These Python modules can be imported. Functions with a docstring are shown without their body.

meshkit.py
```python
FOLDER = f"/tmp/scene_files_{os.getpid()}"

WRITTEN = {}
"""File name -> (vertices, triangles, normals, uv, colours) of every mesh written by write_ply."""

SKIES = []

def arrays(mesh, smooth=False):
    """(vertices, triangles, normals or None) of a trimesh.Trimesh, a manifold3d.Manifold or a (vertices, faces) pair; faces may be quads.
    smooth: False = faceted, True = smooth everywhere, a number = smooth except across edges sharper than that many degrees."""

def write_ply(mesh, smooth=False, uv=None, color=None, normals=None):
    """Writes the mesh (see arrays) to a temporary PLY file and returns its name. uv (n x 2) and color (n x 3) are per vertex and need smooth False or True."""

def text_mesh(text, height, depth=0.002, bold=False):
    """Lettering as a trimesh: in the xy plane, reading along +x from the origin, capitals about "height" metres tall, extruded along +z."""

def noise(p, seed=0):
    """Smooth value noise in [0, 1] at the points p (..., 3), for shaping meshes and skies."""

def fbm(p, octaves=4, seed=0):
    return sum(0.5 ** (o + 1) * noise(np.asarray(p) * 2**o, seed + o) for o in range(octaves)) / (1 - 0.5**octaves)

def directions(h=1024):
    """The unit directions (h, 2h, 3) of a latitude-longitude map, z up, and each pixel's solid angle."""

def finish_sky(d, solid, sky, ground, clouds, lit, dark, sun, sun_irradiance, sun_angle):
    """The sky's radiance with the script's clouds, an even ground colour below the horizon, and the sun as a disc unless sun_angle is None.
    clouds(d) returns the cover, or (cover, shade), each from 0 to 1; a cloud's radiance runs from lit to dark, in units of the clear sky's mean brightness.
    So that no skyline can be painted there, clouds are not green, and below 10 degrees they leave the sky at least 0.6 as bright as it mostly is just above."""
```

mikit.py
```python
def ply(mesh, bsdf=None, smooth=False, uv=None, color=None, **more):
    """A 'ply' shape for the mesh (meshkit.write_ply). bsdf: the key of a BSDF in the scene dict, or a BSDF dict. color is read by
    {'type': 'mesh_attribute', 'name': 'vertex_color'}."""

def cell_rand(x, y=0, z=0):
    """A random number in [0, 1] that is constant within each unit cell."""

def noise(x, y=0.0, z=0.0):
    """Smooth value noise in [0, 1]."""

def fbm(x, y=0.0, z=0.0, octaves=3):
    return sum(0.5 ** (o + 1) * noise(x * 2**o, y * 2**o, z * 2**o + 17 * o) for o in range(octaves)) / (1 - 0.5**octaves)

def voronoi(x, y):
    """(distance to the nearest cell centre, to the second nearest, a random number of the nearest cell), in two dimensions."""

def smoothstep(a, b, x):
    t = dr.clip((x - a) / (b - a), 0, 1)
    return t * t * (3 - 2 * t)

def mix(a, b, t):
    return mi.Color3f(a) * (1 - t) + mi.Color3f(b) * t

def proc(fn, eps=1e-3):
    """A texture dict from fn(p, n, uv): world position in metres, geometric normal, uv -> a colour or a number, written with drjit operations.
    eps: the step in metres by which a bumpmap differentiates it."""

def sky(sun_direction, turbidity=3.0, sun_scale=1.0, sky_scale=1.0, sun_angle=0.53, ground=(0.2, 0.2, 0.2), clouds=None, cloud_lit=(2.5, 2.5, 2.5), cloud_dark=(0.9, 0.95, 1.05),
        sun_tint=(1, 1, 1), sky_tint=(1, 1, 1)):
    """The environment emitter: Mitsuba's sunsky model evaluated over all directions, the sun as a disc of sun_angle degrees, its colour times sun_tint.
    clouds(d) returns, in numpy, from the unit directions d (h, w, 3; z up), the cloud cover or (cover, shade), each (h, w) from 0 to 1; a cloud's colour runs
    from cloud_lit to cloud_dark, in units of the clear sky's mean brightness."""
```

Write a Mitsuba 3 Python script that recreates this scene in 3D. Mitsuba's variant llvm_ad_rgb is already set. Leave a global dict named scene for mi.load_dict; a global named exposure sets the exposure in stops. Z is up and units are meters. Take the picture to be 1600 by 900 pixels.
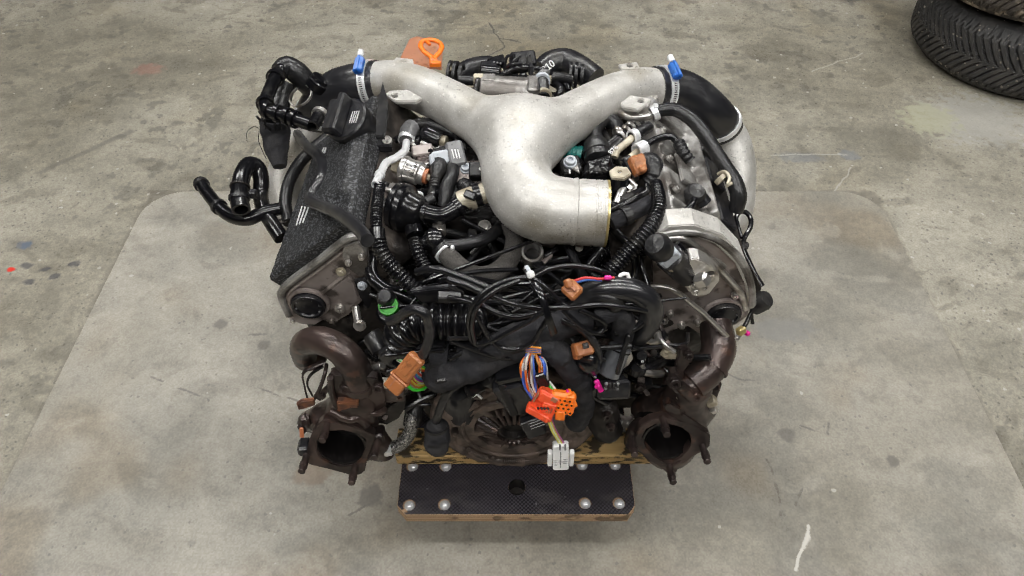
import math, random
import numpy as np, trimesh, mitsuba as mi, drjit as dr, manifold3d, shapely.geometry as sg
import mikit, meshkit
from mikit import proc, noise, fbm, voronoi, cell_rand, smoothstep, mix

random.seed(7); np.random.seed(7)
T = mi.ScalarTransform4f
scene, labels = {}, {}
PITCH = math.radians(48)

# ---------------------------------------------------------------- camera, lamps, exposure
scene['camera'] = {'type': 'perspective', 'fov': math.degrees(2 * math.atan(800 / 1155.0)), 'fov_axis': 'x', 'near_clip': 0.05, 'far_clip': 60.0,
                   'to_world': T().look_at(origin=[0, 0, 1.42], target=[0, math.cos(PITCH), 1.42 - math.sin(PITCH)], up=[0, 0, 1])}
exposure = -1.0
LAMP = [8.4, 8.3, 8.0]
LAMPS = [(x, y) for y in (-1.0, 0.6, 2.6) for x in (-1.9, 0.0, 1.9)]

def V(*a): return np.array(a, float)
def unit(a):
    a = np.asarray(a, float); return a / (np.linalg.norm(a) + 1e-12)

# ---------------------------------------------------------------- bookkeeping
def numbered(key):
    if key not in scene and key not in labels: return key
    n = 1
    while f'{key}_{n:03d}' in scene or f'{key}_{n:03d}' in labels: n += 1
    return f'{key}_{n:03d}'
def add(key, mesh, mat, smooth=35, label=None, **kw):
    key = numbered(key)
    scene[key] = mikit.ply(mesh, mat, smooth=smooth, **kw)
    if label: labels[key] = {'label': label}
    return key
def part(name, mesh, mat, label=None, parent='engine', smooth=35):
    return add(parent + '__' + name, mesh, mat, smooth, label)

# ---------------------------------------------------------------- mesh helpers
def join(*ms): return trimesh.util.concatenate([m for m in ms if m is not None])
def spline(pts, ds=0.004, rad=None):
    p = np.asarray(pts, float)
    r = np.broadcast_to(np.asarray(rad if rad is not None else 1.0, float), (len(p),))
    if len(p) == 2:
        n = max(2, int(np.linalg.norm(p[1] - p[0]) / ds) + 1); t = np.linspace(0, 1, n)[:, None]
        return p[0] * (1 - t) + p[1] * t, r[0] * (1 - t[:, 0]) + r[1] * t[:, 0]
    q = np.vstack([2 * p[0] - p[1], p, 2 * p[-1] - p[-2]])
    k = np.concatenate([[0], np.cumsum(np.maximum(np.linalg.norm(np.diff(q, axis=0), axis=1), 1e-5) ** 0.5)])
    out, rr = [], []
    for i in range(1, len(q) - 2):
        n = max(2, int(np.linalg.norm(q[i + 1] - q[i]) / ds)); t = np.linspace(k[i], k[i + 1], n, endpoint=i == len(q) - 3)[:, None]
        a1 = (k[i] - t) / (k[i] - k[i - 1]) * q[i - 1] + (t - k[i - 1]) / (k[i] - k[i - 1]) * q[i]
        a2 = (k[i + 1] - t) / (k[i + 1] - k[i]) * q[i] + (t - k[i]) / (k[i + 1] - k[i]) * q[i + 1]
        a3 = (k[i + 2] - t) / (k[i + 2] - k[i + 1]) * q[i + 1] + (t - k[i + 1]) / (k[i + 2] - k[i + 1]) * q[i + 2]
        b1 = (k[i + 1] - t) / (k[i + 1] - k[i - 1]) * a1 + (t - k[i - 1]) / (k[i + 1] - k[i - 1]) * a2
        b2 = (k[i + 2] - t) / (k[i + 2] - k[i]) * a2 + (t - k[i]) / (k[i + 2] - k[i]) * a3
        out.append((k[i + 1] - t) / (k[i + 1] - k[i]) * b1 + (t - k[i]) / (k[i + 1] - k[i]) * b2)
        u = (t[:, 0] - k[i]) / (k[i + 1] - k[i]); rr.append(r[i - 1] * (1 - u) + r[i] * u)
    return np.vstack(out), np.concatenate(rr)
def frames(c):
    t = np.gradient(c, axis=0); t /= np.linalg.norm(t, axis=1, keepdims=True) + 1e-12
    a = np.cross(t[0], [0, 0, 1.0] if abs(t[0][2]) < 0.9 else [1.0, 0, 0]); a = unit(a)
    A = [a]
    for i in range(1, len(c)):
        a = A[-1] - t[i] * (A[-1] @ t[i]); A.append(unit(a))
    A = np.array(A); return t, A, np.cross(t, A)
def skin(c, r, sides=14, A=None, B=None, flat=1.0, loop=False):
    """rings of radius r at the centres c joined into a closed tube"""
    if A is None: _, A, B = frames(c)
    g = np.arange(sides) * 2 * math.pi / sides
    r = np.broadcast_to(r, (len(c),))
    v = c[:, None] + r[:, None, None] * (np.cos(g)[None, :, None] * A[:, None] + flat * np.sin(g)[None, :, None] * B[:, None])
    n = len(c); i, j = np.meshgrid(np.arange(n - 1), np.arange(sides), indexing='ij')
    q = np.stack([i * sides + j, i * sides + (j + 1) % sides, (i + 1) * sides + (j + 1) % sides, (i + 1) * sides + j], -1).reshape(-1, 4)
    f = np.vstack([q[:, [0, 1, 2]], q[:, [0, 2, 3]]])
    if loop:
        j = np.arange(sides); a, b = (n - 1) * sides + j, (n - 1) * sides + (j + 1) % sides
        return trimesh.Trimesh(v.reshape(-1, 3), np.vstack([f, np.stack([a, b, (j + 1) % sides], 1), np.stack([a, (j + 1) % sides, j], 1)]), process=False)
    v = np.vstack([v.reshape(-1, 3), c[:1], c[-1:]]); j = np.arange(sides)
    f = np.vstack([f, np.stack([j * 0 + n * sides, (j + 1) % sides, j], 1), np.stack([j * 0 + n * sides + 1, (n - 1) * sides + j, (n - 1) * sides + (j + 1) % sides], 1)])
    return trimesh.Trimesh(v, f, process=False)
def tube(pts, r, ds=0.004, sides=14, corr=None, hollow=0, wob=0.0, flat=1.0, wrap=0):
    """hose along the points; corr=(pitch, depth) for convoluted hose; hollow: 1 = open end at the last point, -1 = at the first, 2 = both"""
    if corr: ds = min(ds, corr[0] / 6)
    c, rr = spline(pts, ds, r)
    if corr:
        s = np.concatenate([[0], np.cumsum(np.linalg.norm(np.diff(c, axis=0), axis=1))])
        x = (s / corr[0]) % 1.0
        rr = rr - corr[1] * np.clip(1.6 * np.abs(x - 0.5) * 2 - 0.6, 0, 1) 
    if wrap:
        s = np.concatenate([[0], np.cumsum(np.linalg.norm(np.diff(c, axis=0), axis=1))]); rr = rr + .0016 * ((s / wrap + .3 * np.sin(s * 90)) % 1.0)
    if wob:
        rr = rr * (1 + wob * (meshkit.noise(c * 70, 3) - 0.5)); c = c + wob * 0.03 * (meshkit.noise(c[:, None] * 40 + np.arange(3) * 31, 5) - 0.5)
    t, A, B = frames(c)
    def cap(end):
        k, s = (-1, -1) if end else (0, 1)
        w = rr[k] * 0.74
        cs = np.array([c[k], c[k] + s * t[k] * min(0.03, 2.5 * rr[k])]); return cs, [w, w], A[k], B[k]
    if hollow in (1, 2):
        cs, ws, a, b = cap(1); c = np.vstack([c, cs]); rr = np.append(rr, ws); A = np.vstack([A, [a, a]]); B = np.vstack([B, [b, b]])
    if hollow in (-1, 2):
        cs, ws, a, b = cap(0); c = np.vstack([cs[::-1], c]); rr = np.append(ws, rr); A = np.vstack([[a, a], A]); B = np.vstack([[b, b], B])
    return skin(c, rr, sides, A, B, flat)
def lathe(p0, d, prof, sides=28, loop=False):
    """profile [(s, r)] turned about the axis from p0 along d"""
    p0, d = np.asarray(p0, float), unit(d)
    a = unit(np.cross(d, [0, 0, 1.0] if abs(d[2]) < 0.9 else [1.0, 0, 0])); b = np.cross(d, a)
    c = np.array([p0 + d * s for s, _ in prof]); n = len(prof)
    return skin(c, np.array([max(r, 1e-5) for _, r in prof]), sides, np.tile(a, (n, 1)), np.tile(b, (n, 1)), loop=loop)
def cyl(p0, p1, r, ch=0.12, sides=22):
    p0, p1 = np.asarray(p0, float), np.asarray(p1, float); L = np.linalg.norm(p1 - p0); c = min(r * ch, L * 0.3)
    return lathe(p0, p1 - p0, [(0, r - c), (c, r), (L - c, r), (L, r - c)], sides)
def basis(z, up=(0, 0, 1)):
    z = unit(z); x = np.cross(up, z)
    if np.linalg.norm(x) < 1e-3: x = np.cross([0, 1.0, 0], z)
    x = unit(x); return np.stack([x, np.cross(z, x), z], 1)
def bbox(c, size, R=None, bev=0.0015):
    h = np.asarray(size, float) / 2; b = min(bev, h.min() * 0.8)
    pts = [(sx * (h[0] - (k != 0) * b), sy * (h[1] - (k != 1) * b), sz * (h[2] - (k != 2) * b)) for sx in (-1, 1) for sy in (-1, 1) for sz in (-1, 1) for k in range(3)]
    m = trimesh.convex.convex_hull(np.array(pts)); v = np.array(m.vertices)
    if R is not None: v = v @ np.asarray(R).T
    return trimesh.Trimesh(v + np.asarray(c, float), m.faces, process=False)
def rodbox(p0, p1, w, h, up=(0, 0, 1), bev=0.0015):
    """box from p0 to p1, w wide, h thick along up"""
    p0, p1 = np.asarray(p0, float), np.asarray(p1, float); R = basis(p1 - p0, up)
    return bbox((p0 + p1) / 2, (w, h, np.linalg.norm(p1 - p0)), R, bev)
def slab(pts, th, holes=(), bev=0.0015, towards=(0, -0.66, 0.75), rnd=0.0):
    """plate whose front face has the outline pts (in one plane), th thick away from the viewer's side"""
    p = np.asarray(pts, float); o = p.mean(0); _, _, vt = np.linalg.svd(p - o); n = vt[2]
    if n @ np.asarray(towards) < 0: n = -n
    ex = unit(vt[0]); ey = np.cross(n, ex)
    poly = sg.Polygon(np.stack([(p - o) @ ex, (p - o) @ ey], 1)).buffer(0)
    if rnd: poly = poly.buffer(-rnd).buffer(2 * rnd).buffer(-rnd)
    for q in holes:
        if len(q) == 2 and np.isscalar(q[1]):
            c = np.asarray(q[0], float) - o; hole = sg.Point(c @ ex, c @ ey).buffer(q[1], 10)
        else:
            q = np.asarray(q, float) - o; hole = sg.Polygon(np.stack([q @ ex, q @ ey], 1))
        poly = poly.difference(hole)
    ms = []
    for g in getattr(poly, 'geoms', [poly]):
        ms.append(trimesh.creation.extrude_polygon(g, th - bev, engine='earcut'))
        gi = g.buffer(-bev)
        for g2 in getattr(gi, 'geoms', [gi]):
            if not g2.is_empty:
                m = trimesh.creation.extrude_polygon(g2, bev * 1.5, engine='earcut'); m.apply_translation([0, 0, th - bev * 1.5]); ms.append(m)
    m = join(*ms); v = np.array(m.vertices)
    v = o + np.outer(v[:, 0], ex) + np.outer(v[:, 1], ey) + np.outer(v[:, 2] - th, n)
    return trimesh.Trimesh(v, m.faces, process=False)
def text(s, h, o, ex, n, bold=True, depth=0.0006):
    m = meshkit.text_mesh(s, h, depth, bold); ex, n = unit(ex), unit(n); ey = np.cross(n, ex); v = np.array(m.vertices)
    v[:, 0] -= v[:, 0].mean(); v[:, 1] -= h / 2
    return trimesh.Trimesh(np.asarray(o, float) + np.outer(v[:, 0], ex) + np.outer(v[:, 1], ey) + np.outer(v[:, 2], n), m.faces, process=False)
def bolt(p, n, r, h=None, hexa=False):
    h = h or r * 0.9; k = r * 0.52
    if hexa: return join(lathe(p, n, [(-0.004, r), (h, r), (h * 1.08, r * 0.85)], 6), lathe(p, n, [(0, r * 1.35), (h * 0.2, r * 1.35), (h * 0.2, r)], 16))
    return lathe(p, n, [(-0.004, r * 1.3), (h * 0.12, r * 1.3), (h * 0.14, r), (h * 0.9, r), (h, r * 0.88), (h, k), (h * 0.35, k), (h * 0.35, 0)], 16)
def ring_band(c, axis, r, w, th=0.0012):
    c, axis = np.asarray(c, float), unit(axis)
    return lathe(c - axis * w / 2, axis, [(0, r - th), (0, r + th), (w, r + th), (w, r - th)], 28, loop=True)
def at(pts, f):
    c, _ = spline(pts, 0.003); i = int(np.clip(f, 0, 1) * (len(c) - 1)); j = min(i, len(c) - 2)
    return c[i], unit(c[j + 1] - c[j])

# signed distances for castings, meshed with surface nets
def d_cap(p, a, b, ra, rb=None):
    a, b = np.asarray(a, float), np.asarray(b, float); rb = ra if rb is None else rb
    ab = b - a; t = np.clip(((p - a) @ ab) / (ab @ ab), 0, 1)
    return np.linalg.norm(p - a - t[..., None] * ab, axis=-1) - (ra + (rb - ra) * t)
def d_box(p, c, half, R=None, rnd=0.004):
    q = p - np.asarray(c, float)
    if R is not None: q = q @ np.asarray(R)
    q = np.abs(q) - (np.asarray(half) - rnd)
    return np.linalg.norm(np.maximum(q, 0), axis=-1) + np.minimum(q.max(-1), 0) - rnd
def d_cyl(p, a, b, r, rnd=0.003):
    a, b = np.asarray(a, float), np.asarray(b, float); L = np.linalg.norm(b - a); d = (b - a) / L
    s = (p - a) @ d; rad = np.linalg.norm(p - a - s[..., None] * d, axis=-1)
    q = np.stack([rad - r + rnd, np.abs(s - L / 2) - L / 2 + rnd], -1)
    return np.linalg.norm(np.maximum(q, 0), axis=-1) + np.minimum(q.max(-1), 0) - rnd
def smin(k, *d):
    o = d[0]
    for e in d[1:]:
        h = np.maximum(k - np.abs(o - e), 0) / k; o = np.minimum(o, e) - h * h * k / 4
    return o
def d_path(p, pts, r, k=0.0, ds=0.012):
    c, rr = spline(pts, ds, r); o = None
    for i in range(len(c) - 1):
        d = d_cap(p, c[i], c[i + 1], rr[i], rr[i + 1]); o = d if o is None else np.minimum(o, d)
    return o
def net(fn, lo, hi, h=0.003):
    lo, hi = np.asarray(lo, float), np.asarray(hi, float); n = np.ceil((hi - lo) / h).astype(int) + 1
    g = np.stack(np.meshgrid(*[lo[k] + h * np.arange(n[k]) for k in range(3)], indexing='ij'), -1)
    d = fn(g.reshape(-1, 3)).reshape(n); s = d < 0
    cnt = np.zeros(n - 1); acc = np.zeros(tuple(n - 1) + (3,))
    corner = [(a, b, c) for a in (0, 1) for b in (0, 1) for c in (0, 1)]
    sl = lambda o: tuple(slice(o[k], n[k] - 1 + o[k]) for k in range(3))
    for a in corner:
        for k in range(3):
            if a[k]: continue
            b = list(a); b[k] = 1; da, db = d[sl(a)], d[sl(b)]; x = s[sl(a)] != s[sl(b)]
            t = np.where(x, da / np.where(x, da - db, 1), 0)
            q = np.zeros(tuple(n - 1) + (3,)) + np.array(a, float); q[..., k] += t
            acc += q * x[..., None]; cnt += x
    on = cnt > 0; idx = -np.ones(n - 1, int); idx[on] = np.arange(on.sum())
    ijk = np.argwhere(on); v = lo + h * (ijk + acc[on] / cnt[on][:, None])
    quads = []
    for k in range(3):
        o = [0, 0, 0]; o[k] = 1; u, w = (k + 1) % 3, (k + 2) % 3
        A = tuple(slice(0, n[i] - o[i]) for i in range(3)); B = tuple(slice(o[i], n[i]) for i in range(3))
        x = s[A] != s[B]; e = np.argwhere(x); e = e[(e[:, u] > 0) & (e[:, w] > 0) & (e[:, u] < n[u] - 1) & (e[:, w] < n[w] - 1)]
        du, dw = np.zeros(3, int), np.zeros(3, int); du[u] = 1; dw[w] = 1
        q = np.stack([idx[tuple((e - a).T)] for a in (0 * du, du, du + dw, dw)], 1)
        fl = s[tuple(e.T)]; q[~fl] = q[~fl][:, ::-1]; quads.append(q)
    q = np.vstack(quads); q = q[(q >= 0).all(1)]
    m = trimesh.Trimesh(v, np.vstack([q[:, [0, 1, 2]], q[:, [0, 2, 3]]]), process=False)
    return m

# ---------------------------------------------------------------- materials
def mat(name, col, rough=0.4, metal=0.0, bump=None, scale=1.0, spec=0.5, **kw):
    c = proc(col) if callable(col) else {'type': 'rgb', 'value': list(col)}
    r = proc(rough) if callable(rough) else rough
    b = {'type': 'principled', 'base_color': c, 'roughness': r, 'metallic': metal, 'specular': spec, **kw}
    if bump: b = {'type': 'bumpmap', 'arbitrary': proc(bump, eps=6e-4), 'scale': scale, 'b': b}
    scene[name] = {'type': 'twosided', 'b': b}
def dots(p, s, part_, r):
    f, _, w = voronoi(p.x * s, p.y * s)
    return dr.select(w < part_, 1 - smoothstep(r * .5, r, f + .25 * (noise(p.x * s * 5, p.y * s * 5, 4) - .5)), 0)
def F(p, s, o=3): return fbm(p.x * s, p.y * s, p.z * s, o)

mat('m_cast', lambda p, n, uv: mix([.52, .505, .475], [.40, .385, .355], smoothstep(.38, .75, F(p, 24, 4))) * (0.90 + 0.2 * noise(p.x * 700, p.y * 700, p.z * 700))
    * (1 - .35 * smoothstep(.74, .8, noise(p.x * 330, p.y * 330, p.z * 330)) * smoothstep(.45, .7, F(p, 13))) + mi.Color3f(.16) * smoothstep(.84, .88, noise(p.x * 360, p.y * 360, p.z * 360)) - mi.Color3f([.13, .14, .16]) * smoothstep(.5, .72, F(p + 1.7, 11, 4)), .41, .3,
    bump=lambda p, n, uv: noise(p.x * 900, p.y * 900, p.z * 900) + noise(p.x * 420, p.y * 420, p.z * 420), scale=.00022)
mat('m_alu', lambda p, n, uv: mix([.37, .36, .345], [.11, .10, .092], smoothstep(.38, .70, F(p, 30, 4))) * (0.85 + 0.3 * noise(p.x * 500, p.y * 500, p.z * 500)), .38, .55,
    bump=lambda p, n, uv: noise(p.x * 700, p.y * 700, p.z * 700), scale=.00025)
mat('m_plate', lambda p, n, uv: mix(mix([.37, .325, .305], [.24, .20, .185], smoothstep(.35, .7, F(p, 22, 4))), [.05, .04, .033], .85 * smoothstep(.55, .72, F(p + 3.1, 38, 4))), .42, .35,
    bump=lambda p, n, uv: noise(p.x * 600, p.y * 600, p.z * 600), scale=.0002)
mat('m_steel', lambda p, n, uv: mix([.62, .60, .57], [.3, .27, .24], smoothstep(.5, .75, F(p, 60))), .28, .85)
mat('m_zinc', [.88, .89, .90], .2, .45)
mat('m_chrome', [.22, .23, .25], .22, .6)
mat('m_elbow', lambda p, n, uv: mix([.012, .012, .014], [.03, .03, .031], smoothstep(.45, .8, F(p, 30))), lambda p, n, uv: .2 + .14 * F(p, 40), 0, spec=.7)
mat('m_brass', [.62, .5, .22], .3, .7)
mat('m_beige', lambda p, n, uv: mix([.52, .47, .36], [.3, .26, .19], smoothstep(.4, .7, F(p, 40))), .45, .3)
mat('m_iron', lambda p, n, uv: mix(mix([.024, .018, .017], [.066, .046, .041], smoothstep(.35, .7, F(p, 28, 4))), [.14, .065, .04], .35 * smoothstep(.62, .75, F(p + 5.2, 45, 4))), lambda p, n, uv: .13 + .22 * F(p, 70), .4,
    bump=lambda p, n, uv: noise(p.x * 450, p.y * 450, p.z * 450) + .5 * noise(p.x * 900, p.y * 900, p.z * 900), scale=.00035)
mat('m_rust', lambda p, n, uv: mix([.22, .085, .04], [.10, .05, .035], smoothstep(.35, .65, F(p, 90))), .75, .1,
    bump=lambda p, n, uv: noise(p.x * 500, p.y * 500, p.z * 500), scale=.0006)
mat('m_clutch', lambda p, n, uv: mix([.165, .125, .105], [.06, .047, .041], smoothstep(.35, .7, F(p, 35, 4))), .5, .3,
    bump=lambda p, n, uv: noise(p.x * 600, p.y * 600, p.z * 600), scale=.0003)
mat('m_dark', lambda p, n, uv: mix([.026, .022, .02], [.009, .008, .008], smoothstep(.35, .65, F(p, 30, 3))), .42, .2, spec=.3,
    bump=lambda p, n, uv: F(p, 160, 3), scale=.004)
mat('m_grime', lambda p, n, uv: mix([.10, .085, .075], [.022, .019, .018], smoothstep(.35, .65, F(p, 26, 4))), .45, .3, bump=lambda p, n, uv: F(p, 200, 3), scale=.002)
mat('m_bore', [.006, .005, .005], .35, .1)
mat('m_rubber', lambda p, n, uv: mix([.010, .010, .011], [.034, .032, .03], smoothstep(.5, .85, F(p, 40)) * .8), lambda p, n, uv: .22 + .22 * F(p, 60), 0, spec=.4,
    bump=lambda p, n, uv: F(p, 260, 2), scale=.0005)
mat('m_gloss', lambda p, n, uv: mix([.004, .004, .005], [.024, .023, .021], smoothstep(.55, .85, F(p, 55)) * .8), lambda p, n, uv: .10 + .18 * F(p, 70), 0)
mat('m_cable', [.007, .007, .008], .16)
mat('m_satin', lambda p, n, uv: mix([.009, .009, .011], [.024, .023, .022], smoothstep(.45, .75, F(p, 50))), lambda p, n, uv: .22 + .2 * F(p, 90), 0)
mat('m_tape', lambda p, n, uv: mix([.018, .018, .021], [.036, .035, .037], smoothstep(.35, .7, F(p, 45))) * (.7 + .6 * noise(p.x * 1400, p.y * 1400, p.z * 1400)), .72, 0, spec=.2,
    bump=lambda p, n, uv: noise(p.x * 800, p.y * 800, p.z * 800) + 5 * F(p, 110, 3), scale=.0013)
mat('m_fabric', lambda p, n, uv: [.05, .046, .042] * mi.Color3f(.45 + 1.1 * noise(p.x * 900, p.y * 900, p.z * 900)), .85, 0,
    bump=lambda p, n, uv: noise(p.x * 800, p.y * 800, p.z * 800), scale=.0009)
mat('m_cover', lambda p, n, uv: [.03, .031, .034] * mi.Color3f(.3 + 2.1 * smoothstep(.45, .85, noise(p.x * 430, p.y * 430, p.z * 430)) ), lambda p, n, uv: .38 + .2 * F(p, 60), 0,
    bump=lambda p, n, uv: noise(p.x * 430, p.y * 430, p.z * 430) + .6 * noise(p.x * 800, p.y * 800, p.z * 800), scale=.0011)
def plastic(name, c, rough=.42):
    mat(name, lambda p, n, uv: mi.Color3f(c) * (.82 + .3 * F(p, 60)) * (1 - .35 * smoothstep(.62, .75, F(p + 2.7, 110))), rough)
plastic('m_grey', [.16, .16, .165]); plastic('m_ltgrey', [.42, .45, .49]); plastic('m_white', [.78, .78, .77]); plastic('m_blue', [.012, .10, .42], .3)
plastic('m_orange', [.88, .17, .012]); plastic('m_red', [.78, .07, .02]); plastic('m_brown', [.36, .125, .042]); plastic('m_clay', [.33, .125, .065], .6)
plastic('m_green', [.02, .22, .012]); plastic('m_teal', [.006, .14, .125]); plastic('m_pink', [.72, .01, .26]); plastic('m_copper', [.42, .15, .07], .35)
scene['m_wire'] = {'type': 'twosided', 'b': {'type': 'principled', 'base_color': {'type': 'mesh_attribute', 'name': 'vertex_color'}, 'roughness': .4}}
scene['m_print'] = {'type': 'twosided', 'b': {'type': 'diffuse', 'reflectance': {'type': 'rgb', 'value': [.62, .62, .62]}}}
scene['m_ink'] = {'type': 'twosided', 'b': {'type': 'diffuse', 'reflectance': {'type': 'rgb', 'value': [.03, .03, .03]}}}
mat('m_braid', lambda p, n, uv: mix([.05, .05, .05], [.6, .58, .55], smoothstep(.42, .6, noise(p.x * 800, p.y * 800, p.z * 800))), .35, .6,
    bump=lambda p, n, uv: noise(p.x * 800, p.y * 800, p.z * 800), scale=.0008)
mat('m_wood', lambda p, n, uv: mix(mix([.72, .49, .21], [.56, .36, .15], smoothstep(.3, .7, fbm(p.x * 9, p.y * 160, p.z * 160, 3))), [.035, .028, .02], .94 * smoothstep(.47, .60, fbm(p.x * 50, p.y * 120, p.z * 120, 4)) * smoothstep(.30, .46, fbm(p.x * 8, p.y * 14, p.z * 14, 3))), .6, 0,
    bump=lambda p, n, uv: fbm(p.x * 30, p.y * 400, p.z * 400, 3), scale=.001)
mat('m_ply', lambda p, n, uv: mix([.50, .33, .20], [.30, .18, .10], smoothstep(.2, .8, noise(p.x * 3, p.y * 3, p.z * 330)) * .8) * (1 - .6 * smoothstep(.6, .75, F(p, 35))), .6)
def _board(p):
    k = 420.0; a = (p.x + p.y) * k; b = (p.x - p.y) * k
    return smoothstep(.15, .5, dr.abs(dr.sin(a)) * dr.abs(dr.sin(b)))
mat('m_board', lambda p, n, uv: mix([.008, .007, .009], [.05, .044, .054], _board(p)) * (.8 + .4 * F(p, 14)) + mi.Color3f(.14) * dots(p, 70, .03, .14) + mi.Color3f([.03, .027, .025]) * smoothstep(.5, .75, fbm(p.x * 14, p.y * 30, 3, 4)), .45, 0,
    spec=.22, bump=lambda p, n, uv: _board(p), scale=.0005)
mat('m_tyre', lambda p, n, uv: mix([.024, .0235, .024], [.042, .039, .037], smoothstep(.4, .7, F(p, 22))) + mi.Color3f([.30, .26, .21]) * (smoothstep(.86, .91, noise(p.x * 90, p.y * 90, p.z * 90)) * .6), .62)
mat('m_tyre_old', lambda p, n, uv: mix([.06, .05, .042], [.035, .03, .027], smoothstep(.35, .65, F(p, 18))) + mi.Color3f([.22, .18, .14]) * smoothstep(.55, .75, F(p, 30)), .8)

def swirl(x, y, s, z=0.0):
    a = fbm(x * s * .5, y * s * .5, z + 3, 3) - .5; b = fbm(x * s * .5, y * s * .5, z + 9, 3) - .5
    return fbm(x * s + 2.6 * a, y * s * 1.5 + 2.6 * b, z, 5)
def seg(p, ax, ay, bx, by, w, s=9.0, k=.35):
    """1 near a wavering line from a to b on the floor"""
    dx, dy = bx - ax, by - ay; L2 = dx * dx + dy * dy
    wx = p.x + .012 * (noise(p.x * 30, p.y * 30, 3) - .5); wy = p.y + .012 * (noise(p.x * 30, p.y * 30, 8) - .5)
    t = dr.clip(((wx - ax) * dx + (wy - ay) * dy) / L2, 0, 1)
    d = dr.sqrt(dr.square(wx - ax - t * dx) + dr.square(wy - ay - t * dy))
    return 1 - smoothstep(w * .4, w, d + w * k * noise(p.x * 200, p.y * 200))
def spot(p, x, y, rx, ry=None):
    ry = ry or rx
    q = dr.sqrt(dr.square((p.x - x) / rx) + dr.square((p.y - y) / ry))
    return 1 - smoothstep(.55, 1.1, q + .9 * (fbm(p.x * 60, p.y * 60, 2) - .5))

# ---------------------------------------------------------------- the setting: floor
def _concrete(p, fine):
    x, y = p.x, p.y
    c = mix([.235, .217, .176], [.325, .305, .255], smoothstep(.3, .7, fbm(x * 1.7, y * 1.7, 4, 4)))
    c = mix(c, [.165, .155, .13], .5 * smoothstep(.48, .72, fbm(x * 4.2, y * 4.2, 1.5, 4)))
    c = mix(c, [.25, .205, .13], .35 * smoothstep(.55, .75, fbm(x * 3.1, y * 3.1, 9.5, 3)))
    s = swirl(x, y, 9, 2.0); c = c * (.72 + .56 * s); c = mix(c, [.155, .14, .11], .45 * smoothstep(.58, .74, swirl(x, y, 15, 6.0)))
    c = c * mi.Color3f([1.0, .99, .962]) * (.86 + .28 * fbm(x * 90, y * 90, 0, 3)) * (.84 + .32 * noise(x * 330, y * 330))
    return c
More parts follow.
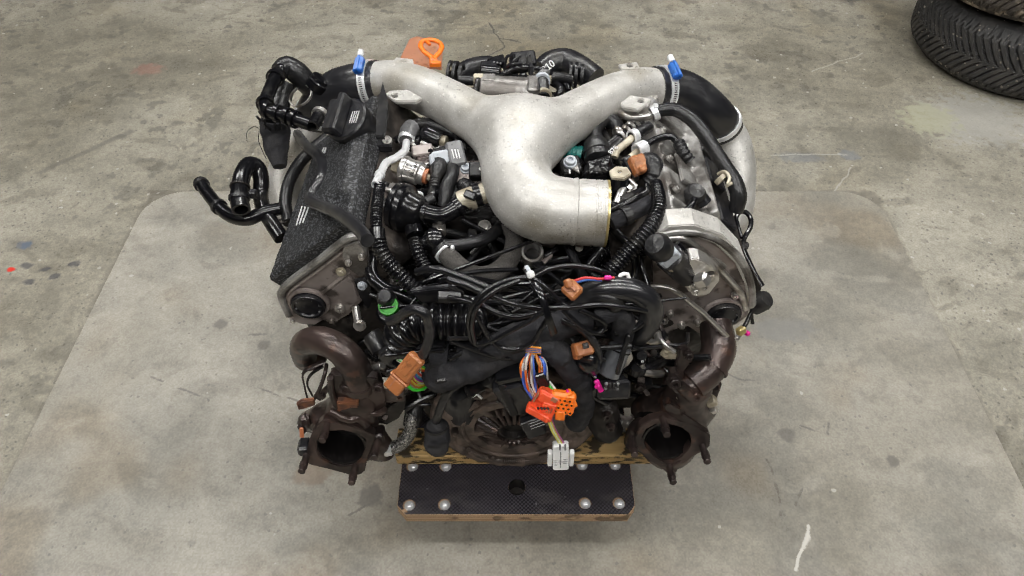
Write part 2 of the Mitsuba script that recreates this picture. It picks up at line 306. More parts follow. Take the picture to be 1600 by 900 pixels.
def _specks(p, c, amt):
    x, y = p.x, p.y
    c = mix(c, [.09, .085, .075], amt * .45 * smoothstep(.60, .74, fbm(x * 26, y * 26, 2, 4)) * smoothstep(.45, .6, fbm(x * 3, y * 3, 7, 2)))
    c = mix(c, [.12, .112, .098], amt * .35 * dots(p, 17, .12, .20) * noise(x * 80, y * 80))
    c = mix(c, [.09, .085, .075], amt * .55 * dots(p, 60, .22, .22))
    c = mix(c, [.50, .48, .43], amt * .7 * dots(p, 33, .05, .15))
    return c
def _floor(p, n, uv):
    c = _specks(p, _concrete(p, 0), 1.0)
    c = mix(c, [.16, .148, .12], .3 * smoothstep(.5, .7, fbm(p.x * 11 + 3, p.y * 17, 3, 4)) * smoothstep(.42, .6, fbm(p.x * 2.2, p.y * 2.2, 21, 2)))
    for a in ((-.55, 1.75, -.40, 2.02), (-.66, 1.70, -.58, 1.95), (-1.42, 1.75, -1.22, 1.95)): c = mix(c, [.13, .12, .105], .5 * seg(p, *a, .02))
    e = dr.maximum(dr.abs(p.x - .0025) - 1.0575, p.y - 1.655); c = mix(c, [.13, .115, .09], .55 * (1 - smoothstep(.0, .016, e + .012 * (noise(p.x * 50, p.y * 50) - .4))))
    c = mix(c, [.6, .02, .012], .95 * spot(p, -1.324, 1.345, .014, .01))
    c = mix(c, [.42, .16, .13],   .3 * spot(p, -1.286, 2.317, .06, .04))
    c = mix(c, [.10, .13, .19], .8 * spot(p, -1.327, 1.436, .022)); c = mix(c, [.14, .17, .23], .3 * spot(p, .885, 1.819, .08, .03)); c = mix(c, [.14, .17, .23], .4 * spot(p, 1.04, 1.83, .04, .03))
    for a in ((-1.26, 1.30), (-1.20, 1.32), (-1.235, 1.345), (-1.29, 1.36), (-1.17, 1.365)): c = mix(c, [.07, .07, .08], .75 * spot(p, *a, .02, .014))
    for a in ((-.09, 2.64, -.05, 2.53), (-.05, 2.53, -.03, 2.46), (-.05, 2.53, .03, 2.50), (-.03, 2.46, -.09, 2.40)): c = mix(c, [.09, .085, .08], .8 * seg(p, *a, .006))
    for a in ((1.05, 2.30, 1.27, 2.42), (.60, 2.20, .72, 2.05), (.80, 1.83, 1.03, 1.835), (.94, 1.66, 1.03, 1.77)): c = mix(c, [.42, .40, .36], .6 * seg(p, *a, .005))
    c = mix(c, [.38, .37, .34], .6 * spot(p, 1.5, 2.02, .22, .16)); c = mix(c, [.36, .36, .22], .5 * spot(p, 1.36, 2.02, .10, .10))
    return c
def _patch(p, n, uv):
    x, y = p.x, p.y
    c = mix([.250, .229, .187], [.318, .297, .252], smoothstep(.3, .7, fbm(x * 2.1, y * 2.1, 3, 4)))
    c = mix(c, [.20, .19, .165], .6 * smoothstep(.45, .72, fbm(x * 5.5, y * 5.5, 8, 4)))
    c = mix(c, [.22, .175, .12], .5 * smoothstep(.6, .8, fbm(x * 4 + 5, y * 4, 2, 3)))
    s = swirl(x, y, 8, 4.0); c = c * (.74 + .52 * s); c = mix(c, [.20, .18, .15], .35 * smoothstep(.58, .76, swirl(x, y, 19, 1.0))); c = mix(c, [.37, .345, .295], .35 * smoothstep(.6, .78, swirl(x, y, 12, 8.0)))
    c = c * (.90 + .20 * fbm(x * 70, y * 70, 0, 3)) * (.88 + .24 * noise(x * 330, y * 330))
    c = mix(c, [.13, .122, .105], .4 * dots(p, 11, .10, .16) * noise(p.x * 60, p.y * 60))
    c = mix(c, [.12, .115, .105], .45 * dots(p, 60, .07, .2)); c = mix(c, [.5, .48, .43], .6 * dots(p, 30, .02, .14))
    for a in ((.535, .80, .552, .735), (.552, .735, .545, .66), (.60, .715, .575, .68), (-.20, .78, -.185, .73), (.50, 1.0, .56, .985), (.64, .87, .69, .845), (.69, .845, .705, .885), (-.33, .66, -.30, .68), (-.58, .965, -.48, .93), (-.84, 1.0, -.69, .93), (-.40, 1.24, -.45, 1.235), (-.67, 1.12, -.60, 1.12)): c = mix(c, [.085, .075, .07], .5 * seg(p, *a, .0045) * smoothstep(.3, .55, fbm(x * 50, y * 50, 6, 2)))
    for a in ((.595, .64, .57, .585), (.57, .585, .545, .545)): c = mix(c, [.58, .555, .5], .85 * seg(p, *a, .006))
    for a in ((-.72, 1.155, .02), (-.60, 1.09, .016), (-.29, .70, .03), (.60, .84, .02), (.81, .78, .014)): c = mix(c, [.12, .11, .10], .6 * spot(p, *a))
    c = mix(c, [.21, .205, .195], .65 * spot(p, .66, 1.14, .09, .045)); c = mix(c, [.2, .13, .08], .5 * spot(p, -.42, .755, .05, .04))
    return c
mat('m_floor', _floor, lambda p, n, uv: .42 + .3 * F(p, 9), 0, bump=lambda p, n, uv: F(p, 120, 4), scale=.0016, spec=.35)
mat('m_patch', _patch, lambda p, n, uv: .40 + .25 * F(p, 7), 0, bump=lambda p, n, uv: F(p, 90, 3), scale=.0008, spec=.35)
add('floor', (np.array([[-9, -7, 0], [9, -7, 0], [9, 10, 0], [-9, 10, 0.0]]), np.array([[0, 1, 2, 3]])), 'm_floor', False)
labels['floor'] = {'kind': 'structure'}
pp = sg.Polygon([(-1.055, -1.2), (1.06, -1.2), (1.06, 1.655), (-1.055, 1.655)]).buffer(-.11).buffer(.11, 8)
pm = join(trimesh.creation.extrude_polygon(pp, .004, engine='earcut'))
add('floor_patch', pm, 'm_patch', 20); labels['floor_patch'] = {'kind': 'structure', 'label': 'smoother pale rectangle of floor with rounded corners under the engine'}

# ---------------------------------------------------------------- workshop lamps overhead
for i, (x, y) in enumerate(LAMPS):
    key = numbered('ceiling_lamp')
    labels[key] = {'label': f"long white workshop ceiling lamp, {('left', 'middle', 'right')[i % 3]} one of the row {('behind the camera', 'over the engine', 'beyond the engine')[i // 3]}", 'category': 'lamp', 'group': 'ceiling lamps above the engine'}
    scene[key + '__housing'] = mikit.ply(join(bbox((x, y, 3.24), (1.56, .26, .07))), 'm_white', smooth=False)
    scene[key + '__diffuser'] = {**mikit.ply(join(bbox((x, y - .07, 3.185), (1.5, .05, .03)), bbox((x, y + .07, 3.185), (1.5, .05, .03))), 'm_white', smooth=False), 'emitter': {'type': 'area', 'radiance': {'type': 'rgb', 'value': [c * (11 if y < 0 else 11 if y < 1 else 13) for c in LAMP]}}}

# ---------------------------------------------------------------- tyres, top right
def tyre_mesh(R=.36, w=.235, rin=.215, groove=True):
    nt = 720 if groove else 160
    prof = [(rin, .02), (rin + .03, .0), (R - .075, .0), (R - .035, .012), (R - .012, .035)]
    k = 34 if groove else 6
    zz = np.linspace(.05, w - .05, k)
    prof += [(R - .010 * ((2 * (z / w) - 1) ** 2) * 1.2, z) for z in zz]
    prof += [(R - .012, w - .035), (R - .035, w - .012), (R - .075, w), (rin + .03, w), (rin, w - .02), (rin - .01, w / 2)]
    prof = np.array(prof); th = np.arange(nt) * 2 * math.pi / nt
    r = np.repeat(prof[None, :, 0], nt, 0); z = np.repeat(prof[None, :, 1], nt, 0)
    if groove:
        u = z / w * 2 - 1; on = (prof[:, 1] > .03) & (prof[:, 1] < w - .03) & (prof[:, 0] > R - .03)
        ph = th[:, None] * 84 / (2 * math.pi) * 1.0 + 3.4 * np.abs(u + .06) ** .75
        x = np.abs((ph % 1.0) - .5) * 2
        g = np.clip((x - .74) / .1, 0, 1) * np.clip(np.abs(u + .06) / .08, 0, 1)
        c = np.clip(1 - np.abs(np.abs(u) - .45) / .03, 0, 1) * 0
        r = r - on * .0095 * np.maximum(g, c)
        side = (~on) & (prof[:, 0] > .25)
        r = r + side * 0
    v = np.stack([r * np.cos(th)[:, None], r * np.sin(th)[:, None], z], -1).reshape(-1, 3); m = len(prof)
    i, j = np.meshgrid(np.arange(nt), np.arange(m), indexing='ij')
    q = np.stack([i * m + j, ((i + 1) % nt) * m + j, ((i + 1) % nt) * m + (j + 1) % m, i * m + (j + 1) % m], -1).reshape(-1, 4)
    return trimesh.Trimesh(v, np.vstack([q[:, [0, 1, 2]], q[:, [0, 2, 3]]]), process=False)
tm = tyre_mesh()
def tyre(loc, label, mat_, rz=0, tilt=(0, 0), mesh=tm):
    v = trimesh.transformations.euler_matrix(math.radians(tilt[0]), math.radians(tilt[1]), math.radians(rz))[:3, :3] @ np.array(mesh.vertices).T
    key = add('tyre', trimesh.Trimesh(v.T + np.array(loc), mesh.faces, process=False), mat_, 40)
    labels[key] = {'label': label, 'category': 'tyre', 'group': 'old tyres stacked at the edge of the floor'}
tyre((1.80, 2.42, .002), 'black tyre lying flat at top right, its V grooved tread facing the engine', 'm_tyre', 14)
tyre((1.74, 2.44, .246), 'dusty brown grey tyre lying on top of the V grooved tyre', 'm_tyre_old', 40, mesh=tyre_mesh(.345, .22, .21))
tyre((1.33, 3.16, .002), 'black tyre behind the stack, at the very top edge of the picture', 'm_tyre', 3)

# ---------------------------------------------------------------- dolly with timber
D0 = .130
bd = [(-.2066,.6899,.13),(-.2041,.6155,.13),(-.1885,.6004,.13),(.2028,.6029,.13),(.2162,.618,.13),(.2164,.6899,.13)]
x0, x1, yf = bd[2][0] - .008, bd[3][0] + .012, bd[2][1]
outline = [(x0 - .017, yf + .018), (x0, yf), (x1, yf), (x1 + .014, yf + .018), (x1 + .014, 1.16), (x0 - .017, 1.16)]
hole = sg.Point(0.009, .655).buffer(.0155, 12)
dolly = 'transport_dolly'
labels[dolly] = {'label': 'low wheeled wooden dolly with black dotted anti-slip deck carrying the engine', 'category': 'dolly'}
dk = sg.Polygon(outline).difference(hole)
m = trimesh.creation.extrude_polygon(dk, .026, engine='earcut'); m.apply_translation([0, 0, D0 - .028]); add(dolly + '__board', m, 'm_ply', False, 'bare plywood core showing at the edge')
m = trimesh.creation.extrude_polygon(dk.buffer(-.0012), .002, engine='earcut'); m.apply_translation([0, 0, D0 - .002])
add(dolly + '__hole_rim', lathe((.009, .655, D0 - .029), (0, 0, 1), [(0, .0150), (0, .0162), (.029, .0162), (.029, .0150)], 32, loop=True), 'm_bore')
rings = [(-.1901,.618,.13),(-.1248,.6192,.13),(.1369,.6218,.13),(.2,.6218,.13),(-.1913,.6981,.13),(-.1271,.6981,.13),(.136,.7008,.13),(.2002,.7008,.13)]
sheet = dk.buffer(-.0012)
for q in rings: sheet = sheet.difference(sg.Point(q[0] - .001, q[1] + .001).buffer(.0118, 10))
sheet = sheet.difference(sg.Polygon([(x0 - .006, yf + .004), (x0 + .004, yf + .004), (x0 + .001, yf + .012), (x0 - .009, yf + .010)]))
m = trimesh.creation.extrude_polygon(sheet, .002, engine='earcut'); m.apply_translation([0, 0, D0 - .0015])
add(dolly + '__anti_slip_deck', m, 'm_board', False, 'black phenolic deck sheet pressed with a fine dot grid')
for q in rings:
    add(dolly + '__bolt', lathe((q[0], q[1], D0 - .003), (0, 0, 1), [(0, .010), (.003, .0099), (.006, .0085), (.0085, .006), (.0098, .003), (.0101, 0)], 24), 'm_zinc', 60)
add(dolly + '__crossbar', bbox(((x0 + x1) / 2, yf + .075, .058), (x1 - x0 - .14, .04, .085), None, .003), 'm_dark', False)
for sx in (x0 + .04, x1 - .04):
    for y in (yf + .06, 1.10):
        k = add(dolly + '__caster', join(bbox((sx, y, D0 - .031), (.06, .06, .005)), bbox((sx - .018, y + .012, D0 - .055), (.003, .03, .05)), bbox((sx + .018, y + .012, D0 - .055), (.003, .03, .05))), 'm_steel', False)
        add(k + '__wheel', cyl((sx - .014, y + .02, .036), (sx + .014, y + .02, .036), .0315), 'm_rubber')
tb0, tb1 = (-.2207,.6962,.141), (.2726,.6989,.141)
timber = trimesh.Trimesh(*[np.array(a) for a in (bbox(((tb0[0] + tb1[0]) / 2, tb0[1] + .055, .141 + .016), (tb1[0] - tb0[0], .11, .032), None, .003).vertices, bbox((0, 0, 0), (.1, .1, .032), None, .003).faces)], process=False)
timber = bbox(((tb0[0] + tb1[0]) / 2, tb0[1] + .031, .141 + .0165), (tb1[0] - tb0[0], .062, .033), None, .003)
add('timber_beam', timber, 'm_wood', False); labels['timber_beam'] = {'label': 'oil stained rough timber beam lying across the dolly under the engine', 'category': 'timber beam'}
add('timber_beam', bbox((0.0, 1.05, .157), (.40, .10, .033), None, .003), 'm_wood', False)
labels['timber_beam_001'] = {'label': 'second timber beam on the dolly, hidden under the back of the engine', 'category': 'timber beam'}

# ---------------------------------------------------------------- the engine
labels['engine'] = {'label': 'large dirty twin turbo V engine with silver Y shaped intake pipe standing on the dolly', 'category': 'engine'}
E = 'engine'
S2 = math.sqrt(.5)
def head_frame(sgn):
    """a runs up towards the valley along the cover seam, n outwards through the cover"""
    return V(sgn * -S2, 0, S2), V(sgn * S2, 0, S2)

# block core, bellhousing rim, intake plenum
def f_block(p):
    d = d_box(p, (0, .98, .31), (.15, .24, .15), rnd=.03)
    d = smin(.03, d, d_box(p, (-.13, .97, .42), (.07, .20, .15), np.stack([V(S2, 0, S2), V(0, 1, 0), V(-S2, 0, S2)], 1), .02))
    d = smin(.03, d, d_box(p, (.13, .97, .42), (.07, .20, .15), np.stack([V(S2, 0, -S2), V(0, 1, 0), V(S2, 0, S2)], 1), .02))
    d = smin(.02, d, d_cyl(p, (0, .735, .31), (0, .80, .31), .17, .01))
    d = smin(.015, d, d_box(p, (0, .775, .45), (.14, .03, .10), rnd=.02))
    d = np.minimum(d, d_box(p, (0, 1.0, .19), (.13, .22, .035), rnd=.02))
    return d + .004 * (meshkit.noise(p * 55, 2) - .5)
part('block', net(f_block, (-.32, .69, .13), (.32, 1.25, .66), .006), 'm_dark')
def f_plenum(p):
    d = d_box(p, (0, 1.03, .60), (.115, .17, .035), rnd=.025)
    for y in (.90, 1.0, 1.1):
        for s in (-1, 1): d = smin(.02, d, d_cap(p, (s * .06, y, .60), (s * .19, y + .01, .55), .03))
    return d + .003 * (meshkit.noise(p * 60, 4) - .5)
part('intake_manifold', net(f_plenum, (-.24, .83, .5), (.24, 1.23, .66), .005), 'm_dark', 'grimy intake manifold deep between the cylinder banks')

# heads
for sgn, nm in ((-1, 'left'), (1, 'right')):
    a, n = head_frame(sgn)
    if sgn < 0: c0 = V(*(-.367,.775,.5638)); c1 = V(*(-.224,.775,.691))
    else: c0 = V(*(.3779,.775,.5517)); c1 = V(*(.2219,.775,.6809))
    a = unit(V(c1[0] - c0[0], 0, c1[2] - c0[2])); n = unit(V(-a[2], 0, a[0]) if sgn < 0 else V(a[2], 0, -a[0])); n = n if n[2] > 0 else -n
    R = np.stack([a, V(0, 1, 0), n], 1); L = np.linalg.norm(c1 - c0); mid = (c0 + c1) / 2
    if sgn < 0: LC0, LC1, LA, LN, LR, LL = c0, c1, a, n, R, L
    else: RC0, RC1, RA, RN, RR, RL = c0, c1, a, n, R, L
    def f_head(p, mid=mid, n=n, R=R, L=L):
        c = mid - n * .058; d = d_box(p, (c[0], .965, c[2]), (L / 2, .175, .056), R, .012)
        for k, y in enumerate((.85, .96, 1.07)): d = smin(.02, d, d_cap(p, V(c[0], y, c[2]) - R[:, 0] * (L / 2 - .02), V(c[0], y, c[2]) - R[:, 0] * (L / 2 + .035) , .026))
        return d + .003 * (meshkit.noise(p * 50, 7) - .5)
    c = mid - n * .06
    part('cylinder_head', net(f_head, (c[0] - .2, .76, c[2] - .2), (c[0] + .2, 1.17, c[2] + .2), .005), 'm_grime')

# exhaust manifolds and brackets below the heads
for sgn in (-1, 1):
    def f_man(p, sgn=sgn):
        d = d_box(p, (sgn * .245, .98, .44), (.075, .17, .06), rnd=.03)
        for y in (.86, .97, 1.08): d = smin(.03, d, d_cap(p, (sgn * .30, y, .49), (sgn * .33, y + .02, .40), .026))
        d = smin(.03, d, d_box(p, (sgn * .20, .83, .40), (.08, .03, .10), rnd=.02))
        d = smin(.03, d, d_box(p, (sgn * .27, .86, .45), (.08, .08, .06), rnd=.03))
        if sgn > 0: d = smin(.03, d, d_cap(p, (.335, .85, .42), (.345, .87, .26), .042))
        d = smin(.03, d, d_cap(p, (sgn * .27, .86, .40), (sgn * .30, .95, .28), .07))
        d = smin(.03, d, d_box(p, (-.175, .85, .32) if sgn < 0 else (.215, .83, .32), (.06, .06, .11) if sgn < 0 else (.10, .05, .13), rnd=.03))
        return d + .008 * (meshkit.noise(p * 60, 3) - .5)
    part('exhaust_manifold', net(f_man, (-.42 if sgn < 0 else .08, .74, .18), (-.08 if sgn < 0 else .42, 1.2, .56), .006), 'm_dark')
# left black cover
def f_cover(p):
    q = p - LC0; u, w, y = q @ LA, q @ LN, p[:, 1]; P = np.stack([u, y, w], 1)
    d = d_box(P, (LL * .5, .932, .002), (LL * .5 + .004, .157, .017), None, .006)
    d = np.maximum(d, (LL * (.03 + (y - .80) * .55) - u) * .95)
    d = smin(.010, d, d_box(P, (LL * .725, .945, -.004), (LL * .245, .105, .034), None, .010))
    d = smin(.010, d, d_box(P, (LL * .68, .865, .006), (LL * .10, .03, .020), None, .010))
    d = np.maximum(d, -d_cap(P, (LL * .44, .90, .034), (LL * .44, 1.06, .034), .011))
    return d
part('valve_cover', net(f_cover, (-.47, .76, .50), (-.10, 1.12, .80), .0032), 'm_cover', 'black coarse textured plastic valve cover on the left bank')
VC = 'engine__valve_cover'
for a0, a1 in ([(-.3439,.863,.611),(-.3431,.908,.6117)], [(-.3367,.8591,.6174),(-.3343,.8976,.6195)], [(-.3295,.8552,.6238),(-.3257,.8875,.6272)],
               [(-.3319,1.0295,.6217),(-.3285,1.0453,.6247)], [(-.3259,1.0261,.627),(-.3232,1.0392,.6294)], [(-.3212,1.0225,.6312),(-.3197,1.0351,.6325)]):
    part('stripe', tube([a0, a1], .0012, sides=6), 'm_print', 'thin white stripe printed on the black cover', parent=VC)
# oil filler cap
oc = V(*(-.2653,.9987,.715)); on = unit(V(-.42, -.30, .86))
cap = part('oil_filler_cap', join(lathe(oc - on * .035, on, [(0, .034), (.027, .0365), (.031, .0385), (.039, .0385), (.042, .0355), (.0422, 0)], 36)), 'm_satin', 'round black oil filler cap with raised grip')
gx = unit(np.cross(V(.35, .93, 0), on)); gx = gx if gx[0] > 0 else -gx; gy = np.cross(on, gx)
part('grip', bbox(oc + on * .018 - gx * .001, (.013, .070, .024), np.stack([gx, gy, on], 1), .003), 'm_satin', parent=cap)
part('grip', bbox(oc + on * .014 - gx * .018, (.026, .060, .016), np.stack([gx, gy, on], 1), .004), 'm_satin', parent=cap)
for k in range(4): part('print_line', bbox(oc + on * .0073 + gx * (.013 + k * .0042), (.0014, .022, .0008), np.stack([gx, gy, on], 1), .0001), 'm_print', parent=cap)

# left head rear plate (cam chain end)
pl = [(-.3623,.772,.5596),(-.3519,.772,.5745),(-.2295,.772,.6825),(-.2192,.772,.6837),(-.2171,.772,.6605),(-.2224,.772,.5991),(-.2383,.772,.5322),(-.2654,.772,.4973),(-.2833,.772,.4842),(-.2962,.772,.4709),(-.3096,.772,.4842),(-.3258,.772,.4709),(-.3488,.772,.4726),(-.3644,.772,.4875),(-.3613,.772,.5197),(-.369,.772,.5353)]
ep = part('end_plate', slab(pl, .02, [((-.3235,.772,.5291), .026)], rnd=.003), 'm_plate', 'grey brown cast end plate of the left cylinder head')
part('rim', tube([(-.3604,.768,.5021),(-.363,.768,.5398),(-.3598,.768,.5581),(-.3432,.768,.5788),(-.286,.768,.6297),(-.2325,.768,.6774),(-.2211,.768,.6799)], .0065, sides=10), 'm_alu', parent=ep)
part('rim', tube([(-.3539,.769,.5041),(-.3558,.769,.5325),(-.349,.769,.554),(-.2904,.769,.6079),(-.2358,.769,.6582)], .003, sides=8), 'm_plate', parent=ep)
part('rim', tube([(-.2958,.769,.554),(-.2773,.769,.5733),(-.2478,.769,.6022)], .0035, sides=8), 'm_plate', parent=ep)
def cam_plug(c):
    c = V(*c); nrm = V(0, -1, 0)
    k = part('cam_plug', lathe(c + V(0, .012, 0), nrm, [(0, .0268), (.022, .0268), (.025, .0255), (.025, .021), (.022, .020), (.022, 0)], 32), 'm_satin', 'round black sealing plug over the camshaft end', parent=E)
    for j in range(8):
        g = j * math.pi / 4 + .2; part('notch', bbox(c + V(math.cos(g) * .0205, -.0105, math.sin(g) * .0205), (.005, .003, .003), None, .0005), 'm_grey', parent=k)
    return k
cam_plug((-.3227,.77,.5314))
part('rim', lathe(V(*(-.3227,.77,.5314)) , (0, -1, 0), [(0, .0275), (.005, .0275), (.006, .029), (.005, .0325), (0, .034)], 32), 'm_plate', parent=ep)
co = part('chain_cover', slab([(-.2441,.762,.6639),(-.2213,.762,.6729),(-.2135,.762,.6507),(-.2148,.762,.6026),(-.2326,.762,.5998),(-.2463,.762,.6167),(-.2498,.762,.6413)], .018, rnd=.004), 'm_alu', 'small dull aluminium cover bolted near the upper corner of the left end plate')
for q in [(-.2426,.76,.6312),(-.2209,.76,.6434)]: part('bolt', bolt(q, (0, -1, 0), .0042), 'm_steel', parent=co)
part('bolt', bolt((-.2738,.766,.5219), (0, -1, 0), .007), 'm_steel', parent=ep); part('bolt', bolt((-.2582,.766,.6068), (0, -1, 0), .006, hexa=True), 'm_beige', parent=ep)
for q in [(-.3597,.77,.4833),(-.2957,.77,.4833)]: part('bolt', bolt(q, (0, -1, 0), .0035), 'm_steel', parent=ep)
part('cover_flange', slab([(-.2932,.766,.5543),(-.2484,.766,.5955),(-.2425,.766,.5839),(-.2425,.766,.5391),(-.2615,.766,.5156),(-.2782,.766,.4964),(-.2871,.766,.5044),(-.284,.766,.5391)], .012, rnd=.003), 'm_plate', parent=ep)
br = part('bracket', slab([(-.239,.755,.5959),(-.2169,.755,.6017),(-.2171,.755,.5517),(-.2275,.755,.5286),(-.2359,.755,.5593)], .006, rnd=.002), 'm_satin')
part('bolt', bolt((-.2274,.754,.5884), (0, -1, 0), .006), 'm_ltgrey', 'dull grey green socket bolt', parent=br)

# right head: bare metal cover, coil cover side, end plate with cam solenoid
def f_rcover(p):
    q = p - RC0; u, w, y = q @ RA, q @ RN, p[:, 1]; P = np.stack([u, y, w], 1)
    d = d_box(P, (RL * .70, .945, -.002), (RL * .30, .172, .012), None, .005)
    d = smin(.004, d, d_box(P, (RL * .53, .97, .016), (RL * .075, .12, .020), np.stack([unit(V(1, 0, .55)), V(0, 1, 0), unit(V(-.55, 0, 1))], 1), .003))
    for yy in (.885, .985, 1.075): d = smin(.004, d, d_box(P, (RL * .74, yy, .004), (RL * .24, .022, .020), None, .003))
    for yy in (.835, .935, 1.03): d = smin(.003, d, d_box(P, (RL * .73, yy, .004), (RL * .26, .004, .019), None, .003))
    d = smin(.006, d, d_box(P, (RL * .985, .945, .006), (RL * .018, .172, .014), None, .003))
    d = smin(.012, d, d_box(P, (RL * .62, .787, .006), (RL * .42, .014, .018), None, .008))
    d = smin(.004, d, d_box(P, (RL * .28, .945, -.004), (RL * .14, .17, .012), None, .004))
    return d + .0012 * (meshkit.noise(p * 60, 7) - .5)
rv = part('valve_cover', net(f_rcover, (.12, .76, .50), (.46, 1.15, .80), .003), 'm_alu', 'bare dirty cast aluminium valve cover on the right bank')
for f in (.92,):
    for y in (.81, .86, .935, 1.01, 1.06, 1.10): part('bolt', bolt(RC0 + RA * RL * f + RN * .024 + V(0, y - RC0[1], 0), RN, .0045), 'm_steel', parent=rv)
# black ignition coil rail along the outer edge
def on_r(f, y, lift): return RC0 + RA * RL * f + RN * lift + V(0, y - RC0[1], 0)
for k, y in enumerate((.89, .985, 1.07)):
    part('ignition_coil', bbox(on_r(.33, y, .020), (.040, .066, .022), RR, .003), 'm_satin', 'black ignition coil block on the outer edge of the right valve cover')
part('coil_rail', bbox(on_r(.13, .95, .004), (.03, .33, .02), RR, .004), 'm_dark')
for y in (.835, .875, .915, .955, .995, 1.035, 1.075, 1.10): part('clip', bbox(on_r(.455, y, .018), (.008, .021, .010), RR, .002), 'm_beige', 'pale metal clip in a row along the right valve cover')
part('coil_cover', slab([(.2963,.8493,.66),(.3048,.8476,.655),(.3547,.8539,.6),(.349,.8509,.6),(.3147,.8422,.64),(.2918,.8348,.66)], .006, towards=(.5, -.5, .6)), 'm_alu')

rp = [(.2243,.772,.5445),(.2097,.772,.6338),(.2143,.772,.667),(.2403,.772,.6786),(.2788,.772,.6709),(.3226,.772,.6406),(.3641,.772,.5774),(.3809,.772,.5322),(.3842,.772,.4924),(.3703,.772,.4709),(.3399,.772,.4642),(.3144,.772,.4471),(.2915,.772,.4676),(.2746,.772,.4608),(.2576,.772,.4471),(.2401,.772,.4642),(.2306,.772,.5005)]
ep2 = part('end_plate', slab(rp, .02, [((.3418,.772,.5053), .026)], rnd=.003), 'm_plate', 'oil stained cast end plate of the right cylinder head')
part('rim', tube([(.2082,.768,.6799),(.2291,.768,.6875),(.2611,.768,.6875),(.3015,.768,.6696),(.3419,.768,.627),(.3689,.768,.5744),(.3818,.768,.529)], .0065, sides=10), 'm_alu', parent=ep2)
part('rim', tube([(.2176,.766,.6767),(.2452,.766,.6767),(.2651,.766,.6638),(.3071,.766,.618),(.3426,.766,.5752),(.3583,.766,.5543),(.3733,.766,.5204)], .0055, sides=10), 'm_steel', 'bright scraped metal edge', parent=ep2)
part('arch_band', slab([(.204,.765,.6803),(.2218,.765,.7016),(.2576,.765,.7041),(.3004,.765,.6854),(.3397,.765,.6423),(.3686,.765,.585),(.3871,.765,.5215),(.3776,.765,.5184),(.3603,.765,.5748),(.3333,.765,.6246),(.2955,.765,.6648),(.259,.765,.6815),(.23,.765,.679),(.2135,.765,.6661)], .035, rnd=.002), 'm_cast', 'pale silver arched edge of the right end casting', parent=ep2)
cam_plug((.3409,.77,.5077))
part('rim', lathe(V(*(.3409,.77,.5077)), (0, -1, 0), [(0, .0275), (.005, .0275), (.006, .029), (.005, .0325), (0, .034)], 32), 'm_plate', parent=ep2)
for q in [(.3499,.766,.5513),(.249,.768,.4858),(.2792,.768,.4742),(.2555,.768,.5037),(.3043,.768,.4808)]: part('bolt', bolt(q, (0, -1, 0), .005), 'm_steel', parent=ep2)
# cam solenoid on the right end plate
s0, s1 = V(*(.2459,.735,.6451)), V(*(.1901,.71,.7227)); sd = unit(s1 - s0)
sol = part('cam_solenoid', cyl(s0 - sd * .022, s0 + sd * .050, .020), 'm_satin', 'black cylindrical cam solenoid with grey connector on the right end plate')
part('mount', slab([(.2487,.722,.6796),(.2635,.722,.6771),(.2802,.722,.6654),(.2967,.722,.6469),(.2998,.722,.632),(.2905,.722,.604),(.2777,.722,.5969),(.2593,.722,.6097),(.2466,.722,.6292)], .022, [((.2845,.722,.6482), .005)], rnd=.004), 'm_steel', 'bright aluminium mounting of the solenoid', parent=sol)
part('rib', bbox((.2713,.714,.6434), (.018, .02, .022), basis(V(.6, -.3, .6)), .004), 'm_steel', parent=sol)
for q in [(.266,.719,.627),(.2795,.719,.6242),(.2686,.719,.6131)]: part('bolt', bolt(q, (0, -1, .3), .005), 'm_steel', parent=sol)
part('connector', bbox(s0 + sd * .058, (.03, .03, .020), basis(sd), .003), 'm_ltgrey', 'grey solenoid connector', parent=sol)
part('seal', bbox(s0 + sd * .052 - V(-.004, .008, .012), (.018, .012, .012), basis(sd), .003), 'm_beige', parent=sol)
part('boot', lathe(s0 + sd * .066, sd, [(0, .016), (.008, .0185), (.022, .019), (.03, .014), (.032, 0)]), 'm_rubber', 'black rubber boot on the solenoid connector', parent=sol)
part('plug', rodbox((.2339,.745,.682), (.2576,.745,.6508), .008, .008), 'm_gloss', parent=sol)
part('wire_stub', tube([(.2321,.742,.69),(.2404,.74,.6819),(.2567,.74,.6612)], .004), 'm_gloss', parent=sol)

# ---- silver Y intake pipe
YA = [(-.2475,1.1798,.668),(-.2269,1.1708,.675),(-.1746,1.1331,.69),(-.1084,1.0713,.7),(-.0577,1.0164,.705),(-.0102,.9713,.705)]
YB = [(.26,1.1514,.669),(.2378,1.1462,.675),(.1832,1.1054,.69),(.1232,1.0489,.7),(.0834,1.0058,.705),(.0429,.968,.705)]
YT = [(.0124,.9833,.705),(.006,.9214,.708),(.0077,.8635,.705),(.0244,.8228,.7),(.056,.806,.695),(.0884,.8019,.695)]
def f_y(p):
    d = d_path(p, YA, [.038, .039, .039, .0385, .040, .045]); d2 = d_path(p, YB, [.039, .040, .040, .0395, .041, .045])
    d = smin(.05, d, d2); t = d_path(p, YT, [.050, .053, .053, .052, .050, .048])
    return smin(.05, d, t)
lo = np.min(np.vstack([YA, YB, YT]), 0) - .075; hi = np.max(np.vstack([YA, YB, YT]), 0) + .075
def trim(m, planes):
    for o, n in planes: m = m.slice_plane(o, n)
    return m
ym = net(f_y, lo, hi, .0035)
ym.merge_vertices()
yp = part('intake_pipe', ym, 'm_cast', 'large silver grey cast aluminium Y shaped intake pipe on top of the engine', smooth=60)
mo = V(*(.0884,.8019,.695)); mx = unit(V(1, -.06, -.02))
